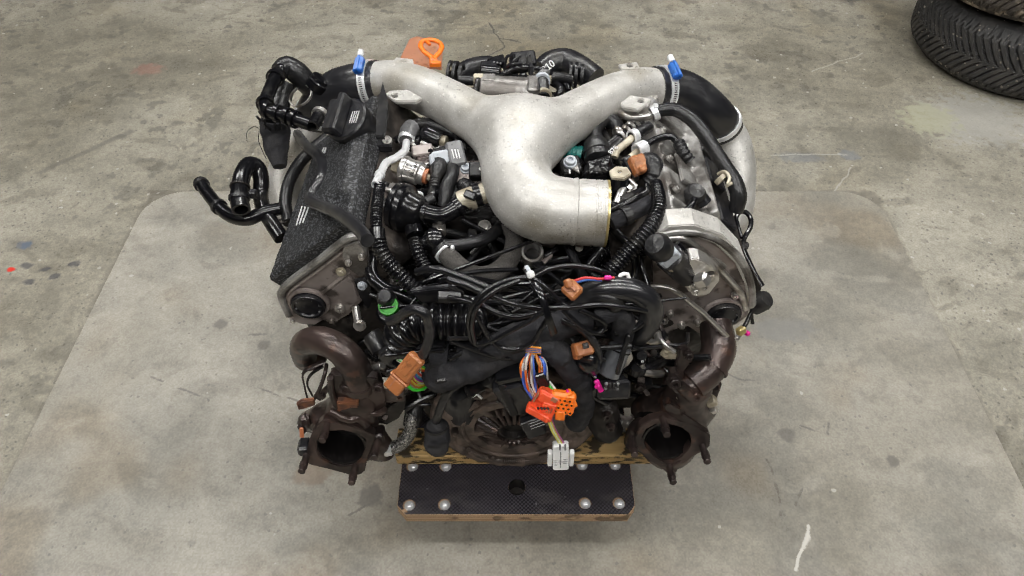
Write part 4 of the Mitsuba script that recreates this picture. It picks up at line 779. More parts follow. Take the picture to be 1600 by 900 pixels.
# orange dipstick handle and clay coloured flap at the back
part('flap', slab([(-.2036,1.352,.66),(-.1891,1.3619,.66),(-.1444,1.3422,.66),(-.1405,1.2466,.66),(-.1813,1.2421,.66),(-.2162,1.276,.66)], .003, towards=(0, -.7, .7)), 'm_clay', 'clay orange plastic flap sticking up behind the left arm')
part('flap', slab([(-.1887,1.3576,.661),(-.1746,1.3404,.661),(-.1703,1.2561,.661),(-.1326,1.2383,.661),(-.1363,1.3356,.661)], .003, towards=(0, -.7, .7)), 'm_clay')
hd = [(-.1446,1.2132,.7),(-.16,1.2308,.7),(-.1701,1.2532,.7),(-.1678,1.2692,.7),(-.1563,1.2762,.7),(-.1416,1.2715,.7),(-.131,1.2555,.7),(-.132,1.2352,.7),(-.1391,1.2176,.7),(-.1431,1.2088,.7)]
dh = part('dipstick_handle', tube(hd, .0045, flat=.8), 'm_orange', 'bright orange looped dipstick handle behind the left arm')
part('neck', rodbox((-.1446,1.2132,.7), (-.1411,1.2017,.69), .014, .009), 'm_orange', parent=dh); part('catch', bbox((-.1392,1.1982,.696), (.020, .008, .010)), 'm_orange', parent=dh); part('inner_tooth', rodbox((-.1608,1.2715,.7), (-.1526,1.2578,.7), .006, .006), 'm_orange', parent=dh)

# ---- things behind the Y between its arms
part('intake_hose', tube([(-.1049,1.2087,.655),(-.094,1.2304,.655),(-.073,1.2503,.655),(-.0467,1.2653,.65),(-.0222,1.2644,.645)], [.020, .020, .020, .020, .019], sides=22), 'm_satin', 'dark hose curving behind the left arm of the Y', smooth=60)
part('intake_hose', tube([(.0548,1.2473,.65),(.076,1.2661,.655),(.1008,1.2729,.655),(.1276,1.2481,.655),(.1562,1.2188,.65)], [.022, .025, .026, .026, .024], sides=24), 'm_satin', 'fat dark hose bulging up behind the right arm of the Y', smooth=60)
tb = unit(V(.5, -.4, .75)); part('print', text('010', .012, (.0643,1.1831,.7), V(.6, .7, .1), tb), 'm_print')
for q, d in (((-.104,1.2063,.67), (1, -.2, 0)), ((.1179,1.202,.67), (1, -.1, 0))):
    q = V(*q); d = unit(d)
    part('hose_collar', join(ring_band(q, d, .020, .006, .004), ring_band(q + d * .011, d, .018, .006, .003), ring_band(q - d * .010, d, .021, .005, .003)), 'm_rubber', 'ribbed black rubber collar')
part('rod', cyl((-.0976,1.1792,.675), (-.0674,1.1771,.675), .009), 'm_rubber')
th = part('throttle_actuator', cyl((-.0544,1.1345,.68), (.0293,1.1265,.68), .029, .06), 'm_alu', 'speckled bare aluminium actuator drum in the fork of the Y')
part('end_block', bbox((.0359,1.1189,.685), (.020, .045, .050), None, .003), 'm_alu', parent=th)
part('gusset', slab([(.0175,1.1009,.712),(.0173,1.0713,.7),(.0325,1.0809,.71)], .006, towards=(0, -.4, .9)), 'm_alu', parent=th)
part('end_cap', cyl((-.0635,1.1365,.68), (-.0544,1.1345,.68), .028), 'm_satin', parent=th)
part('lug', bbox((-.0585,1.1417,.7), (.018, .012, .018)), 'm_beige', 'pale yellowish metal lug', parent=th)
part('block', bbox((-.0404,1.1356,.7), (.022, .02, .02)), 'm_alu', parent=th)
part('gasket', bbox((.0428,1.1245,.68), (.01, .05, .055)), 'm_satin', parent=th)
part('fuel_rail', cyl((-.0161,1.0544,.7), (.0451,1.0544,.7), .006), 'm_white', 'pale metal rail seen in the fork of the Y'); part('rail_boss', cyl((.0117,1.0508,.71), (.0118,1.0471,.7), .010), 'm_dark')
cn = part('connector', bbox((-.0412,1.1747,.7), (.03, .022, .022), None, .002), 'm_satin', 'black electrical plug in the fork of the Y')
part('plug_body', cyl((-.0547,1.1663,.7), (-.0205,1.1622,.7), .012), 'm_gloss', parent=cn)
part('connector', bbox((-.0277,1.1959,.7), (.032, .02, .016), basis(V(.2, -.4, 1)), .002), 'm_gloss', 'small black socket housing in the fork of the Y')
for k in range(3): part('pin', bbox((-.0319,1.1781,.712) if k == 0 else ((-.0261,1.1759,.712) if k == 1 else (-.0204,1.1738,.712)), (.004, .004, .004)), 'm_grey')
part('relay_box', bbox((.0195,1.1897,.705), (.045, .03, .03), basis(V(.1, -.5, .9)), .003), 'm_satin', 'square black box at the back in the fork of the Y')
part('relay_plate', slab([(.0248,1.1753,.725),(.0329,1.1838,.725),(.0377,1.142,.725),(.031,1.1379,.725)], .02, towards=(-.3, -.6, .7)), 'm_satin')
for k in range(8): part('wire', tube([V(*(-.0137,1.1747,.7)), V(*(0,1.1668,.715)) + V(*np.random.randn(3)) * .006, V(*(.0135,1.1668,.72)) + V(*np.random.randn(3)) * .006], .0028, sides=6), 'm_satin')
part('wire', tube([(-.0227,1.158,.7),(-.0113,1.1541,.705),(0,1.1584,.71),(.0225,1.1564,.715),(.0508,1.1584,.71),(.0704,1.1601,.7)], .0045), 'm_gloss', 'thick black cable arching through the fork')
wc = np.array([[.5, .02, .02]])
def cwire(pts, r, col, parent=E, label=None, name='wire', ds=.006, sides=6):
    m = tube(pts, r, ds=ds, sides=sides)
    return part_color(name, m, col, parent, label)
def part_color(name, m, col, parent=E, label=None):
    key = numbered(parent + '__' + name); scene[key] = mikit.ply(m, 'm_wire', smooth=True, color=np.tile(np.array(col, float), (len(m.vertices), 1)))
    if label: labels[key] = {'label': label}
    return key
cwire([(-.0205,1.1642,.7),(-.0113,1.1582,.705),(-.0023,1.1624,.705)], .0018, (.5, .02, .015), label='short red wire in the fork'); cwire([(-.0204,1.158,.7),(-.0113,1.152,.705),(-.0034,1.1582,.705)], .0018, (.5, .06, .05))
part('hose', tube([(-.0319,1.1534,.69),(0,1.1534,.69),(.0364,1.1534,.69)], .0095), 'm_rubber'); part('hose', tube([(.0548,1.1616,.69),(.0756,1.1658,.69),(.1063,1.1734,.68)], .0095), 'm_rubber')
part('hose_clamp', ring_band((.041,1.1555,.69), (1, 0, 0), .0105, .007), 'm_beige'); part('hose_clamp', ring_band((.0663,1.1637,.69), (1, 0, 0), .0105, .007), 'm_beige')
vv = part('vacuum_valve', cyl((.0527,1.1376,.7), (.0543,1.1015,.69), .0115), 'm_satin', 'small upright black valve in the fork of the Y'); part('collar', ring_band((.0543,1.1035,.69), (0, -1, .1), .0135, .008, .002), 'm_beige', parent=vv); part('collar', ring_band((.0527,1.1376,.7), (0, -1, .1), .0125, .008, .002), 'm_ltgrey', parent=vv)
part('elbow', cyl((.051,1.158,.7), (.0621,1.1498,.7), .012), 'm_grey'); part('hose', tube([(.0714,1.1651,.68),(.0824,1.1527,.68),(.0862,1.1365,.68),(.0797,1.1317,.67)], .007), 'm_gloss'); part('hose', tube([(.0786,1.1734,.68),(.0969,1.1646,.675),(.1012,1.1519,.67)], .006), 'm_gloss')

# ---- left valley, between cover and Y
part('hose', tube([(-.1746,1.0397,.66),(-.1681,1.0487,.668),(-.153,1.0532,.67),(-.1254,1.0468,.668),(-.0956,1.0333,.662),(-.0655,1.028,.65)], .0105), 'm_rubber', 'black hose bending under the left arm of the Y', smooth=60)
ge = part('elbow', tube([(-.1685,1.0371,.675),(-.1736,1.0227,.675),(-.1752,1.0021,.672)], [.014, .0145, .012], sides=18), 'm_grey', 'grey elbow connector'); part('hose_clamp', ring_band((-.1757,1.0074,.672), V(*(-.1752,1.0021,.672)) - V(*(-.1736,1.0227,.675)), .0125, .010), 'm_zinc')
sp = [(-.1718,.9813,.685),(-.1715,.9512,.69),(-.1826,.9269,.695),(-.1941,.9094,.7),(-.198,.8815,.705),(-.2024,.8442,.71)]
part('steel_tube', tube(sp, .0062, sides=16, hollow=1), 'm_zinc', 'bright bent steel tube with open end over the left valley', smooth=60); c, t = at(sp, .83); part('bead', ring_band(c, t, .0068, .005, .0012), 'm_zinc')
part('rubber_cap', lathe(V(*(-.1465,1.026,.67)), V(*(-.1179,1.0115,.665)) - V(*(-.1465,1.026,.67)), [(-.006, .008), (0, .0135), (.006, .0155), (.028, .0155), (.032, .0135), (.032, 0)]), 'm_gloss', 'shiny black rubber cap'); part('nipple', cyl((-.1202,1.0133,.665), (-.1092,1.0098,.665), .009), 'm_beige')
vs = part('control_valve', bbox((-.0904,.951,.68), (.027, .042, .03), basis(V(.15, -.5, .9)), .003), 'm_grey', 'boxy grey control valve with black bracket')
part('bracket', slab([(-.126,.9579,.69),(-.0972,.9746,.69),(-.0916,.9866,.69),(-.0743,.9713,.69),(-.0738,.9579,.69),(-.0944,.9612,.69),(-.1177,.9414,.69)], .012, towards=(0, -.5, .9)), 'm_rubber', parent=vs)
for k in range(3): part('print_line', bbox(V(*(-.0874,.935,.7)) + V(k * .0045 - .005, -.004 , .0), (.0018, .016, .001), basis(V(.15, -.5, .9)), .0002), 'm_print', parent=vs)
lc = part('connector', bbox((-.1144,.9435,.682), (.028, .022, .022), basis(V(.2, -.7, .7)), .003), 'm_ltgrey', 'pale blue grey connector with black rubber boot'); part('latch', bbox((-.1263,.931,.688), (.008, .018, .014), basis(V(.2, -.7, .7)), .002), 'm_ltgrey', parent=lc)
bp = [(-.116,.9347,.68),(-.1171,.918,.678),(-.1198,.9064,.672),(-.1214,.8931,.665)]
part('boot', tube(bp[:2] + [bp[2]], [.012, .0135, .009], sides=18), 'm_rubber', parent=lc); part('boot', tube([(-.1189,.9122,.675),(-.1207,.9026,.67),(-.1212,.89,.665)], .0095, corr=(.005, .002), sides=16), 'm_rubber', parent=lc)
part('hose', tube([(-.1224,.8931,.665),(-.1248,.8791,.66),(-.1277,.8687,.652)], .008), 'm_gloss'); part('hose', tube([(-.0939,.9345,.675),(-.0945,.9075,.675),(-.1006,.8879,.672),(-.1029,.8688,.665),(-.1049,.8593,.655)], [.010, .0105, .0105, .0105, .0105], sides=18), 'm_rubber', 'short fat black hose below the grey control valve', smooth=60)
p0, p1 = V(*(-.1749,.9281,.675)), V(*(-.1398,.9152,.67)); sd = unit(p1 - p0)
ss = part('pressure_sensor', lathe(p0, sd, [(-.004, .010), (0, .0195), (.004, .021), (.008, .0205), (.009, .019), (.030, .019), (.032, .0165), (.040, .016), (.041, 0)], 30), 'm_steel', 'silver cylindrical pressure sensor with stamped lettering')
part('hex_base', lathe(p0 - sd * .014, sd, [(0, .013), (.012, .013)], 6), 'm_beige', parent=ss); part('copper_washer', lathe(p0 + sd * .036, sd, [(0, .0125), (.009, .0125), (.009, 0)]), 'm_copper', 'copper coloured washer', parent=ss); part('tip', cyl(p0 + sd * .043, p0 + sd * .055, .006), 'm_beige', parent=ss)
up = unit(V(0, -.62, .78) - sd * (V(0, -.62, .78) @ sd)); tdir = np.cross(sd, up); 
for k, s in enumerate(('078', '919', 'GERMANY')): 
    part('stamp', text(s, .0042, p0 + sd * (.013 + k * .0062) + up * .0188, -tdir if tdir[2] < 0 else tdir, up, False, .0007), 'm_ink', parent=ss)
part('clamp_plate', bbox((-.1478,.9838,.665), (.035, .02, .012), basis(V(.1, -.4, .9)), .002), 'm_plate'); part('clamp_plate', bbox((-.1452,.9663,.655), (.022, .03, .01), basis(V(.1, -.4, .9)), .002), 'm_iron')
# injector group next to the Y
part('injector_cap', bbox((-.0577,.9185,.675), (.020, .026, .022), basis(V(0, -.4, .9)), .002), 'm_rubber'); part('injector_base', bbox((-.0689,.9306,.66), (.05, .04, .02), basis(V(0, -.4, .9)), .003), 'm_plate'); part('screw', bolt((-.0735,.9302,.672), (0, -.3, 1), .0075), 'm_ltgrey', 'grey green screw head'); part('pin', cyl((-.0523,.9155,.68), (-.0433,.9155,.68), .006), 'm_steel')
part('ribbed_boot', tube([(-.0812,.9084,.66),(-.0727,.899,.66),(-.0642,.8882,.66)], [.010, .014, .014], corr=(.006, .002), sides=18), 'm_rubber'); part('hose', tube([(-.0862,.9171,.65),(-.0915,.8976,.648),(-.0954,.8853,.64)], .011), 'm_rubber')
# crankcase pressure valve: big black disc
d0, d1 = V(*(-.1821,.851,.665)), V(*(-.1176,.8251,.665)); dd = unit(d1 - d0)
pv = part('pressure_valve', lathe(d0, dd, [(0, .006), (.001, .031), (.004, .036), (.012, .037), (.014, .0345), (.016, .037), (.024, .037), (.027, .034), (.032, .028), (.046, .024), (.050, .020), (.053, .012), (.054, 0)], 40), 'm_gloss', 'large black disc shaped crankcase pressure valve')
pe = [(-.1401,.8332,.668),(-.1233,.8275,.668),(-.1057,.8232,.668),(-.0922,.8273,.672),(-.0752,.8393,.678),(-.056,.8484,.684)]
part('outlet_pipe', tube(pe, [.013, .0125, .013, .0125, .0125, .0130], sides=20), 'm_gloss', 'glossy black elbow pipe from the disc valve to the Y pipe', parent=pv, smooth=60)
for f in (.12, .70, .74): c, t = at(pe, f); part('collar', ring_band(c, t, .0135, .005, .0015), 'm_gloss', parent=pv)
k = part('hose_clamp', ring_band((-.0521,.8502,.685), st1 - st0, .0172, .010, .0018), 'm_gloss'); part('band', ring_band((-.0607,.8452,.683), st1 - st0, .0158, .008, .0015), 'm_beige', parent=k); part('buckle', bbox((-.0615,.8328,.7), (.02, .012, .008), basis(V(-.3, -.5, .8)), .002), 'm_gloss', parent=k)
# corrugated conduits
part('conduit', tube([(-.1964,.8516,.705),(-.1971,.8305,.702),(-.1975,.8033,.695),(-.1961,.7836,.688),(-.1937,.7706,.68)], .0088, corr=(.0042, .0016), sides=16), 'm_gloss', 'thin ribbed black conduit beside the left valve cover')
part('conduit_joint', tube([(-.1946,.776,.685),(-.1929,.7605,.677)], .0115), 'm_gloss')
part('conduit', tube([(-.1933,.7647,.678),(-.1869,.7461,.668),(-.1742,.7332,.655),(-.1562,.7196,.64),(-.1406,.7133,.625),(-.1288,.7117,.61)], .012, corr=(.0062, .0026), sides=20), 'm_gloss', 'thick ribbed black conduit curving down from the left valve cover')
part('conduit', tube([(-.1459,.796,.645),(-.1409,.7766,.64),(-.133,.7625,.63),(-.1235,.751,.62),(-.1129,.7467,.605)], .0105, corr=(.0055, .0022), sides=18), 'm_gloss', 'ribbed black conduit beside the fabric covered hose')
part('hose', tube([(-.2115,.802,.62),(-.213,.7769,.615),(-.2074,.7499,.61),(-.1911,.7383,.6),(-.1629,.7319,.59),(-.1393,.7253,.58)], .010, sides=16), 'm_gloss', 'plain black cable below the thick ribbed conduit')
part('hose', tube([(-.2027,.9052,.66),(-.2045,.8803,.655),(-.1976,.8502,.65),(-.1897,.8267,.645)], .0095), 'm_rubber')
# vacuum valve with bright end
va, vb = V(*(-.1077,.7987,.645)), V(*(-.1353,.7966,.635)); vd = unit(vb - va)
cv = part('check_valve', lathe(va, vd, [(-.006, .012), (0, .017), (.006, .019), (.012, .019), (.014, .015), (.018, .014), (.02, .011), (.036, .010), (.036, .006), (.020, .005), (.02, 0)], 26), 'm_gloss', 'shiny black check valve with open nozzle'); part('neck', cyl((-.1111,.8271,.65), (-.1085,.8018,.65), .010), 'm_steel', parent=cv)
part('bottle_neck', tube([(-.1506,.8214,.65),(-.1457,.8042,.645)], .0135), 'm_gloss')
part('bypass_hose', tube([(-.106,.7911,.635),(-.0958,.7874,.64),(-.0748,.7901,.64),(-.0501,.7983,.64),(-.0294,.8174,.635),(-.0152,.8563,.62)], .0095, sides=16), 'm_rubber', 'thin black hose arching over the fabric covered hose')
fh = [(-.1022,.7866,.63),(-.0898,.7697,.628),(-.0743,.757,.622),(-.0524,.7492,.615),(-.0268,.7572,.612),(-.0068,.7769,.615),(.0029,.8,.622),(.0039,.8247,.628),(-.006,.8427,.63)]
part('fabric_hose', tube(fh, .0148, sides=20), 'm_fabric', 'fat fabric covered hose in a U bend in the middle of the engine', smooth=60)
c, t = at(fh, .03); k = part('hose_clamp', ring_band(c, t, .0162, .011), 'm_zinc', 'bright spring clamp on the fabric covered hose'); part('ear', bbox(c + V(.012, -.004, .014), (.006, .01, .008)), 'm_zinc', parent=k)
part('fitting', cyl((-.1099,.7924,.635), (-.1011,.7852,.63), .017), 'm_rubber')
part('vent_ring', lathe(V(*(.0308,.8024,.6)), V(0, -.45, .9), [(0, .0175), (.028, .0175), (.030, .0165), (.030, .0130), (.005, .012), (.005, 0)], 32), 'm_steel', 'dull metal tube end with a dark open bore in the middle')
part('bore', lathe(V(*(.0308,.8024,.6)), V(0, -.45, .9), [(.0055, .0118), (.0065, .0118), (.0065, 0)], 24), 'm_bore', parent='engine__vent_ring')
part('hose', tube([(-.0305,.8638,.62),(0,.8712,.62),(.0307,.8641,.61)], .008), 'm_rubber'); part('bolt', bolt((-.0433,.8505,.62), (0, -.5, .9), .008, hexa=True), 'm_steel'); part('bolt', bolt((.0708,.8853,.6), (0, -.5, .9), .006), 'm_steel')
part('lever', rodbox((.0491,.7954,.61), (.071,.807,.615), .007, .006), 'm_satin'); part('lever', rodbox((.0611,.8009,.61), (.0452,.7859,.6), .007, .006), 'm_plate'); part('screw', cyl((.0196,.7805,.6), (.0273,.7691,.595), .0045), 'm_steel'); part('screw', cyl((.0344,.7893,.605), (.047,.7778,.6), .008), 'm_rubber')
part('blue_tube', tube([(.1371,.802,.62),(.1269,.7905,.615),(.1172,.7812,.605)], .0055), 'm_satin')

# ---- right valley
part('hose', tube([(.1393,.9947,.675),(.1355,1.0108,.685),(.1472,1.0305,.69),(.1606,1.0377,.69),(.1733,1.0303,.685),(.1789,1.0159,.68)], [.0135, .013, .0125, .0125, .012, .0115], sides=18), 'm_rubber', 'black hose arching over the right valley', smooth=60)
a0, a1 = V(*(.1354,.9813,.685)), V(*(.1388,.9345,.675)); ad = unit(a1 - a0)
av = part('check_valve', lathe(a0, ad, [(0, .017), (.004, .020), (.014, .0205), (.015, .022), (.024, .0225), (.026, .0205), (.029, .0205), (.030, .022), (.038, .022), (.040, .016), (.042, 0)], 32), 'm_rubber', 'round matt black check valve right of the Y')
part('crumpled_cap', net(lambda p: smin(.01, d_box(p, V(*(.1364,.9219,.68)), (.018, .012, .008), basis(V(.1, -.5, .85)), .003), d_box(p, V(*(.1473,.9252,.685)), (.010, .01, .007), basis(V(.5, -.5, .6)), .002)) + .004 * (meshkit.noise(p * 150, 3) - .5), V(*(.1364,.9219,.68)) - .04, V(*(.1364,.9219,.68)) + .045, .0025), 'm_gloss', parent=av)
part('lower_body', cyl((.1348,.9318,.672), (.1331,.9149,.665), .020), 'm_satin', parent=av)
part('teal_fitting', lathe(V(*(.086,.9773,.67)), V(*(.1129,.9698,.668)) - V(*(.086,.9773,.67)), [(0, .013), (.006, .013), (.007, .016), (.013, .016), (.014, .0125), (.020, .0125), (.021, .014), (.029, .014), (.03, 0)], 26), 'm_teal', 'teal green plastic fitting beside the Y trunk')
part('rail_end', cyl((.1113,.9815,.672), (.1192,.9747,.672), .005), 'm_white')
ib = part('injector_block', bbox((.0928,.9405,.665), (.034, .03, .026), basis(V(.1, -.4, .9)), .003), 'm_rubber', 'black block with a grey screw beside the Y trunk'); part('screw', bolt((.0924,.9338,.682), (0, -.3, 1), .0085), 'm_ltgrey', parent=ib); part('washer', slab([(.0759,.9454,.678),(.0882,.947,.678),(.1039,.934,.678),(.1068,.9148,.678),(.0942,.9243,.678)], .004), 'm_steel', parent=ib); part('print', bbox((.0903,.9111,.681), (.003, .010, .001)), 'm_print', parent=ib)
part('hose', tube([(.116,1.0668,.68),(.1377,1.0708,.685),(.1683,1.0635,.69),(.196,1.0289,.7),(.2256,1.0253,.705),(.2352,1.0343,.705)], .0065), 'm_steel', 'thin metal pipe under the right arm of the Y', smooth=60)
part('hose', tube([(.0828,.9971,.668),(.0972,1.0314,.67),(.1249,1.048,.675),(.158,1.0593,.68)], .008), 'm_rubber')
HR = [(.2326,1.0307,.705),(.2471,1.0343,.71),(.2703,1.0343,.71),(.2937,1.0164,.705),(.312,.9901,.695),(.3287,.9626,.68),(.3442,.9405,.665),(.3576,.9235,.65),(.3647,.9064,.635),(.365,.9005,.61)]
part('coolant_hose', tube(HR, [.009, .0105, .011, .0115, .0118, .0118, .0118, .0135, .0135, .0125], sides=20), 'm_rubber', 'long smooth black hose sweeping over the right bank', smooth=60)
c, t = at(HR, .02); k = part('hose_clamp', ring_band(c, t, .0115, .010, .002), 'm_zinc'); part('ear', bbox(c + V(0, .0, .014), (.008, .01, .006)), 'm_zinc', parent=k); c, t = at(HR, .62)
part('hose_clamp', ring_band((.3376,.927,.655), V(.5, -.5, -.3), .012, .008), 'm_beige'); part('spring_clip', tube([(.331,.9306,.66),(.3381,.9247,.67),(.344,.9113,.668),(.3399,.9021,.66),(.3482,.9084,.66)], .0028), 'm_beige', 'pale spring clip on the right bank')
# fuel lines
for i, (pts, r, lab) in enumerate((([(.1629,.9413,.685),(.1674,.9512,.69),(.1825,.9646,.695),(.1955,.9764,.7)], .006, 'bare metal fuel pipe stub'), ([(.1735,.9252,.685),(.1861,.9349,.69),(.1995,.9486,.692)], .005, 'short bare metal pipe'))):
    part('fuel_pipe', tube(pts, r, sides=14), 'm_beige', lab)
part('fuel_hose', tube([(.1931,.973,.7),(.2066,.9857,.702),(.2234,1.0023,.7)], .0095), 'm_rubber'); part('crimp', ring_band((.1955,.9764,.7), V(1, .75, 0), .0102, .011, .0015), 'm_zinc')
part('crimp', ring_band((.2043,.9497,.695), V(1, .75, 0), .0105, .018, .0015), 'm_zinc', 'bright crimped hose ferrule over the right valley')
part('fuel_hose', tube([(.2078,.953,.695),(.2226,.963,.7),(.2426,.9747,.7),(.2577,.9774,.698),(.2679,.9679,.69),(.2729,.9544,.685)], .0055), 'm_gloss')
part('spark_boot', tube([(.2671,.968,.695),(.2731,.948,.69),(.2834,.9379,.68)], .010, corr=(.007, .002)), 'm_rubber')
for q in ((.174,.9986,.69), (.1869,1.0021,.69), (.1761,.9883,.69), (.1954,1.0127,.69), (.205,1.0267,.685)):
    q = V(*q); d = unit(V(.7, .7, .1)); k = part('hose_clamp', join(ring_band(q, d, .0095, .006, .0015), bbox(q + V(-.004, -.002, .011), (.006, .008, .006))), 'm_steel')
part('hose', tube([(.1496,.971,.68),(.1645,.9813,.685),(.18,.9952,.69),(.2025,1.0232,.685),(.2184,1.0446,.68)], .008), 'm_gloss'); ph = [(.1542,.9503,.678),(.1668,.9611,.685),(.1779,.9746,.69)]; part('hose', tube(ph, .010), 'm_rubber'); part('print', text('878', .008, (.1598,.9441,.698), V(.6, .75, .05), V(-.2, -.4, .9)), 'm_print')
# purge valve with brown connector
pg = part('purge_valve', cyl((.1719,.8956,.655), (.1718,.9124,.68), .0175), 'm_gloss', 'black purge valve with pale top plate near the mouth of the Y pipe')
part('top_plate', slab([(.1509,.9031,.69),(.1619,.9141,.69),(.1797,.9125,.69),(.185,.8969,.69),(.1729,.8846,.69),(.1535,.8877,.69)], .006, [((.1665,.9,.69), .0025)], rnd=.002, towards=(0, -.4, .9)), 'm_beige', 'pale metal top plate', parent=pg)
bc = part('connector', bbox((.1975,.9132,.692), (.026, .030, .018), basis(V(.3, -.5, .8)), .003), 'm_brown', 'orange brown plug on the purge valve'); part('latch', bbox((.1888,.9157,.7), (.012, .012, .012), basis(V(.3, -.5, .8)), .002), 'm_brown', parent=bc); part('lock', bbox((.2007,.8963,.698), (.012, .010, .010), basis(V(.3, -.5, .8)), .002), 'm_brown', parent=bc); part('socket', bbox((.183,.9207,.686), (.014, .028, .016), basis(V(.3, -.5, .8)), .002), 'm_satin', parent=bc)
part('boot', tube([(.2055,.9285,.69),(.2168,.9221,.69),(.2219,.9093,.685),(.2197,.8966,.675)], [.012, .0165, .0165, .013], sides=20), 'm_rubber', parent=bc); part('boot', tube([(.2224,.9144,.686),(.2214,.8998,.68),(.214,.8933,.67)], .0145, corr=(.006, .0025), sides=18), 'm_rubber', parent=bc)
part('cable', tube([(.2114,.8935,.675),(.2082,.878,.67),(.1926,.863,.67),(.1713,.851,.665),(.1524,.8476,.655)], .006), 'm_gloss'); part('flat_shield', slab([(.1645,.8718,.665),(.205,.8962,.665),(.2095,.8839,.665),(.1929,.8599,.665),(.1695,.8628,.665)], .004, rnd=.002), 'm_satin')
part('stay', rodbox((.1812,.8967,.68), (.1942,.8828,.675), .005, .004), 'm_steel'); part('nut', bolt((.1846,.8931,.665), (0, -.4, .9), .008, hexa=True), 'm_steel')
part('conduit', tube([(.2154,.8605,.7),(.216,.8285,.7),(.2119,.801,.697),(.1986,.776,.69),(.1812,.7574,.68),(.1611,.7414,.665),(.141,.7253,.65)], [.010, .011, .0115, .012, .0125, .013, .013], corr=(.0058, .0024), sides=20), 'm_gloss', 'thick ribbed black conduit running down beside the Y pipe mouth')
part('conduit', tube([(.1915,.7758,.63),(.1989,.7847,.64),(.2082,.7936,.65)], .0088, corr=(.005, .0016), sides=16), 'm_gloss'); part('conduit_sleeve', tube([(.1902,.7811,.63),(.1929,.79,.632),(.1961,.7969,.636)], .0095), 'm_gloss')
part('hose', tube([(.1471,.8056,.67),(.1664,.8141,.675),(.1909,.8255,.68),(.2099,.8399,.68)], .0125), 'm_tape'); part('tape_band', ring_band((.1692,.8144,.676), V(1, .5, .1), .0135, .012), 'm_rubber')
part('hose', tube([(.1529,.8342,.638),(.1625,.8174,.635),(.1752,.803,.63),(.1843,.7856,.62),(.1875,.7683,.61),(.1829,.7513,.6)], .0065), 'm_gloss', 'black cable dropping from the Y pipe mouth'); part('cable', tube([(.1923,.7804,.628),(.1936,.7655,.62),(.1991,.7525,.61),(.2044,.7383,.6)], .005), 'm_gloss')
part('cable', tube([(.2221,.8196,.67),(.2387,.8174,.672),(.2557,.8198,.675),(.2682,.8313,.68),(.2744,.8457,.68)], .006), 'm_gloss', 'shiny black spark cable on the right valve cover'); part('spark_boot', lathe(V(*(.2795,.866,.67)), V(.1, -.3, .9), [(-.01, .012), (.002, .0165), (.010, .0165), (.016, .012), (.018, 0)]), 'm_rubber')
part('spark_boot', tube([(.2752,.8692,.675),(.2874,.866,.67),(.2981,.8596,.66)], .011), 'm_satin'); part('relief_web', slab([(.2615,.9506,.688),(.264,.9285,.69),(.2628,.8816,.69),(.2902,.8848,.672),(.2882,.9122,.675)], .006, towards=(.2, -.4, .8)), 'm_alu')
part('connector', bbox((.1654,.865,.65), (.024, .016, .012), basis(V(.1, -.5, .8)), .002), 'm_gloss')
# right edge cable loop and knock sensor lump
lp = [(.3864,.8966,.55),(.3841,.9227,.555),(.3836,.9366,.56),(.3909,.9457,.565),(.4015,.944,.565),(.4081,.9333,.56),(.4045,.9164,.555),(.3935,.8997,.55),(.3897,.8914,.54)]
part('cable_loop', tube(lp, .0042, sides=10), 'm_gloss', 'small loop of shiny black cable at the right edge'); part('bead', lathe(V(*(.3906,.8853,.54)), V(0, -.3, 1), [(0, .004), (.003, .0075), (.008, .007), (.010, .004), (.01, 0)], 14), 'm_dark')
part('side_tube', tube([(.3872,.8792,.54),(.3954,.856,.53),(.4041,.8361,.52),(.4141,.8222,.51)], .006), 'm_gloss'); part('side_bracket', slab([(.3675,.8,.5795),(.3797,.8,.5708),(.4045,.8,.5284),(.4021,.8,.5127),(.3871,.8,.5315)], .01), 'm_dark')
part('side_sensor', lathe(V(*(.3967,.78,.5167)), V(.5, -.2, .8), [(-.012, .010), (-.008, .0165), (.012, .0165), (.020, .013), (.022, 0)]), 'm_rubber', 'black rubber sensor lump at the right edge'); part('cable', tube([(.3941,.78,.5103),(.3862,.77,.4997),(.38,.76,.4906),(.3723,.75,.4881)], .0035), 'm_gloss'); part('cable', tube([(.3869,.78,.523),(.39,.775,.4969),(.3955,.77,.4784)], .003), 'm_gloss')
part('fuzzy_seal', tube([(.3878,.8822,.54),(.3895,.869,.535),(.3923,.8619,.53)], .004, wob=.8), 'm_dark')
# braided oil feed over the right end plate
bf = [(.2055,.73,.6121),(.224,.722,.6195),(.2455,.718,.61),(.2655,.716,.5908),(.2862,.715,.5714),(.3051,.712,.5508),(.325,.71,.5284),(.3404,.71,.5125),(.3524,.715,.5077),(.3566,.72,.5159)]
part('oil_feed', tube(bf[:5], .0042, sides=12), 'm_steel', 'braided thin oil hose across the right end plate'); part('oil_feed_pipe', tube(bf[4:], .0040, sides=12), 'm_steel', 'bare end of the thin oil line')
part('brass_nut', bbox((.3565,.72,.5207), (.014, .012, .012), basis(V(.5, -.7, .5)), .002), 'm_brass', 'brass nut'); part('pink_clip', bbox((.3666,.722,.5134), (.007, .006, .012), basis(V(.5, -.7, .3)), .001), 'm_pink', 'small pink clip at the right edge')

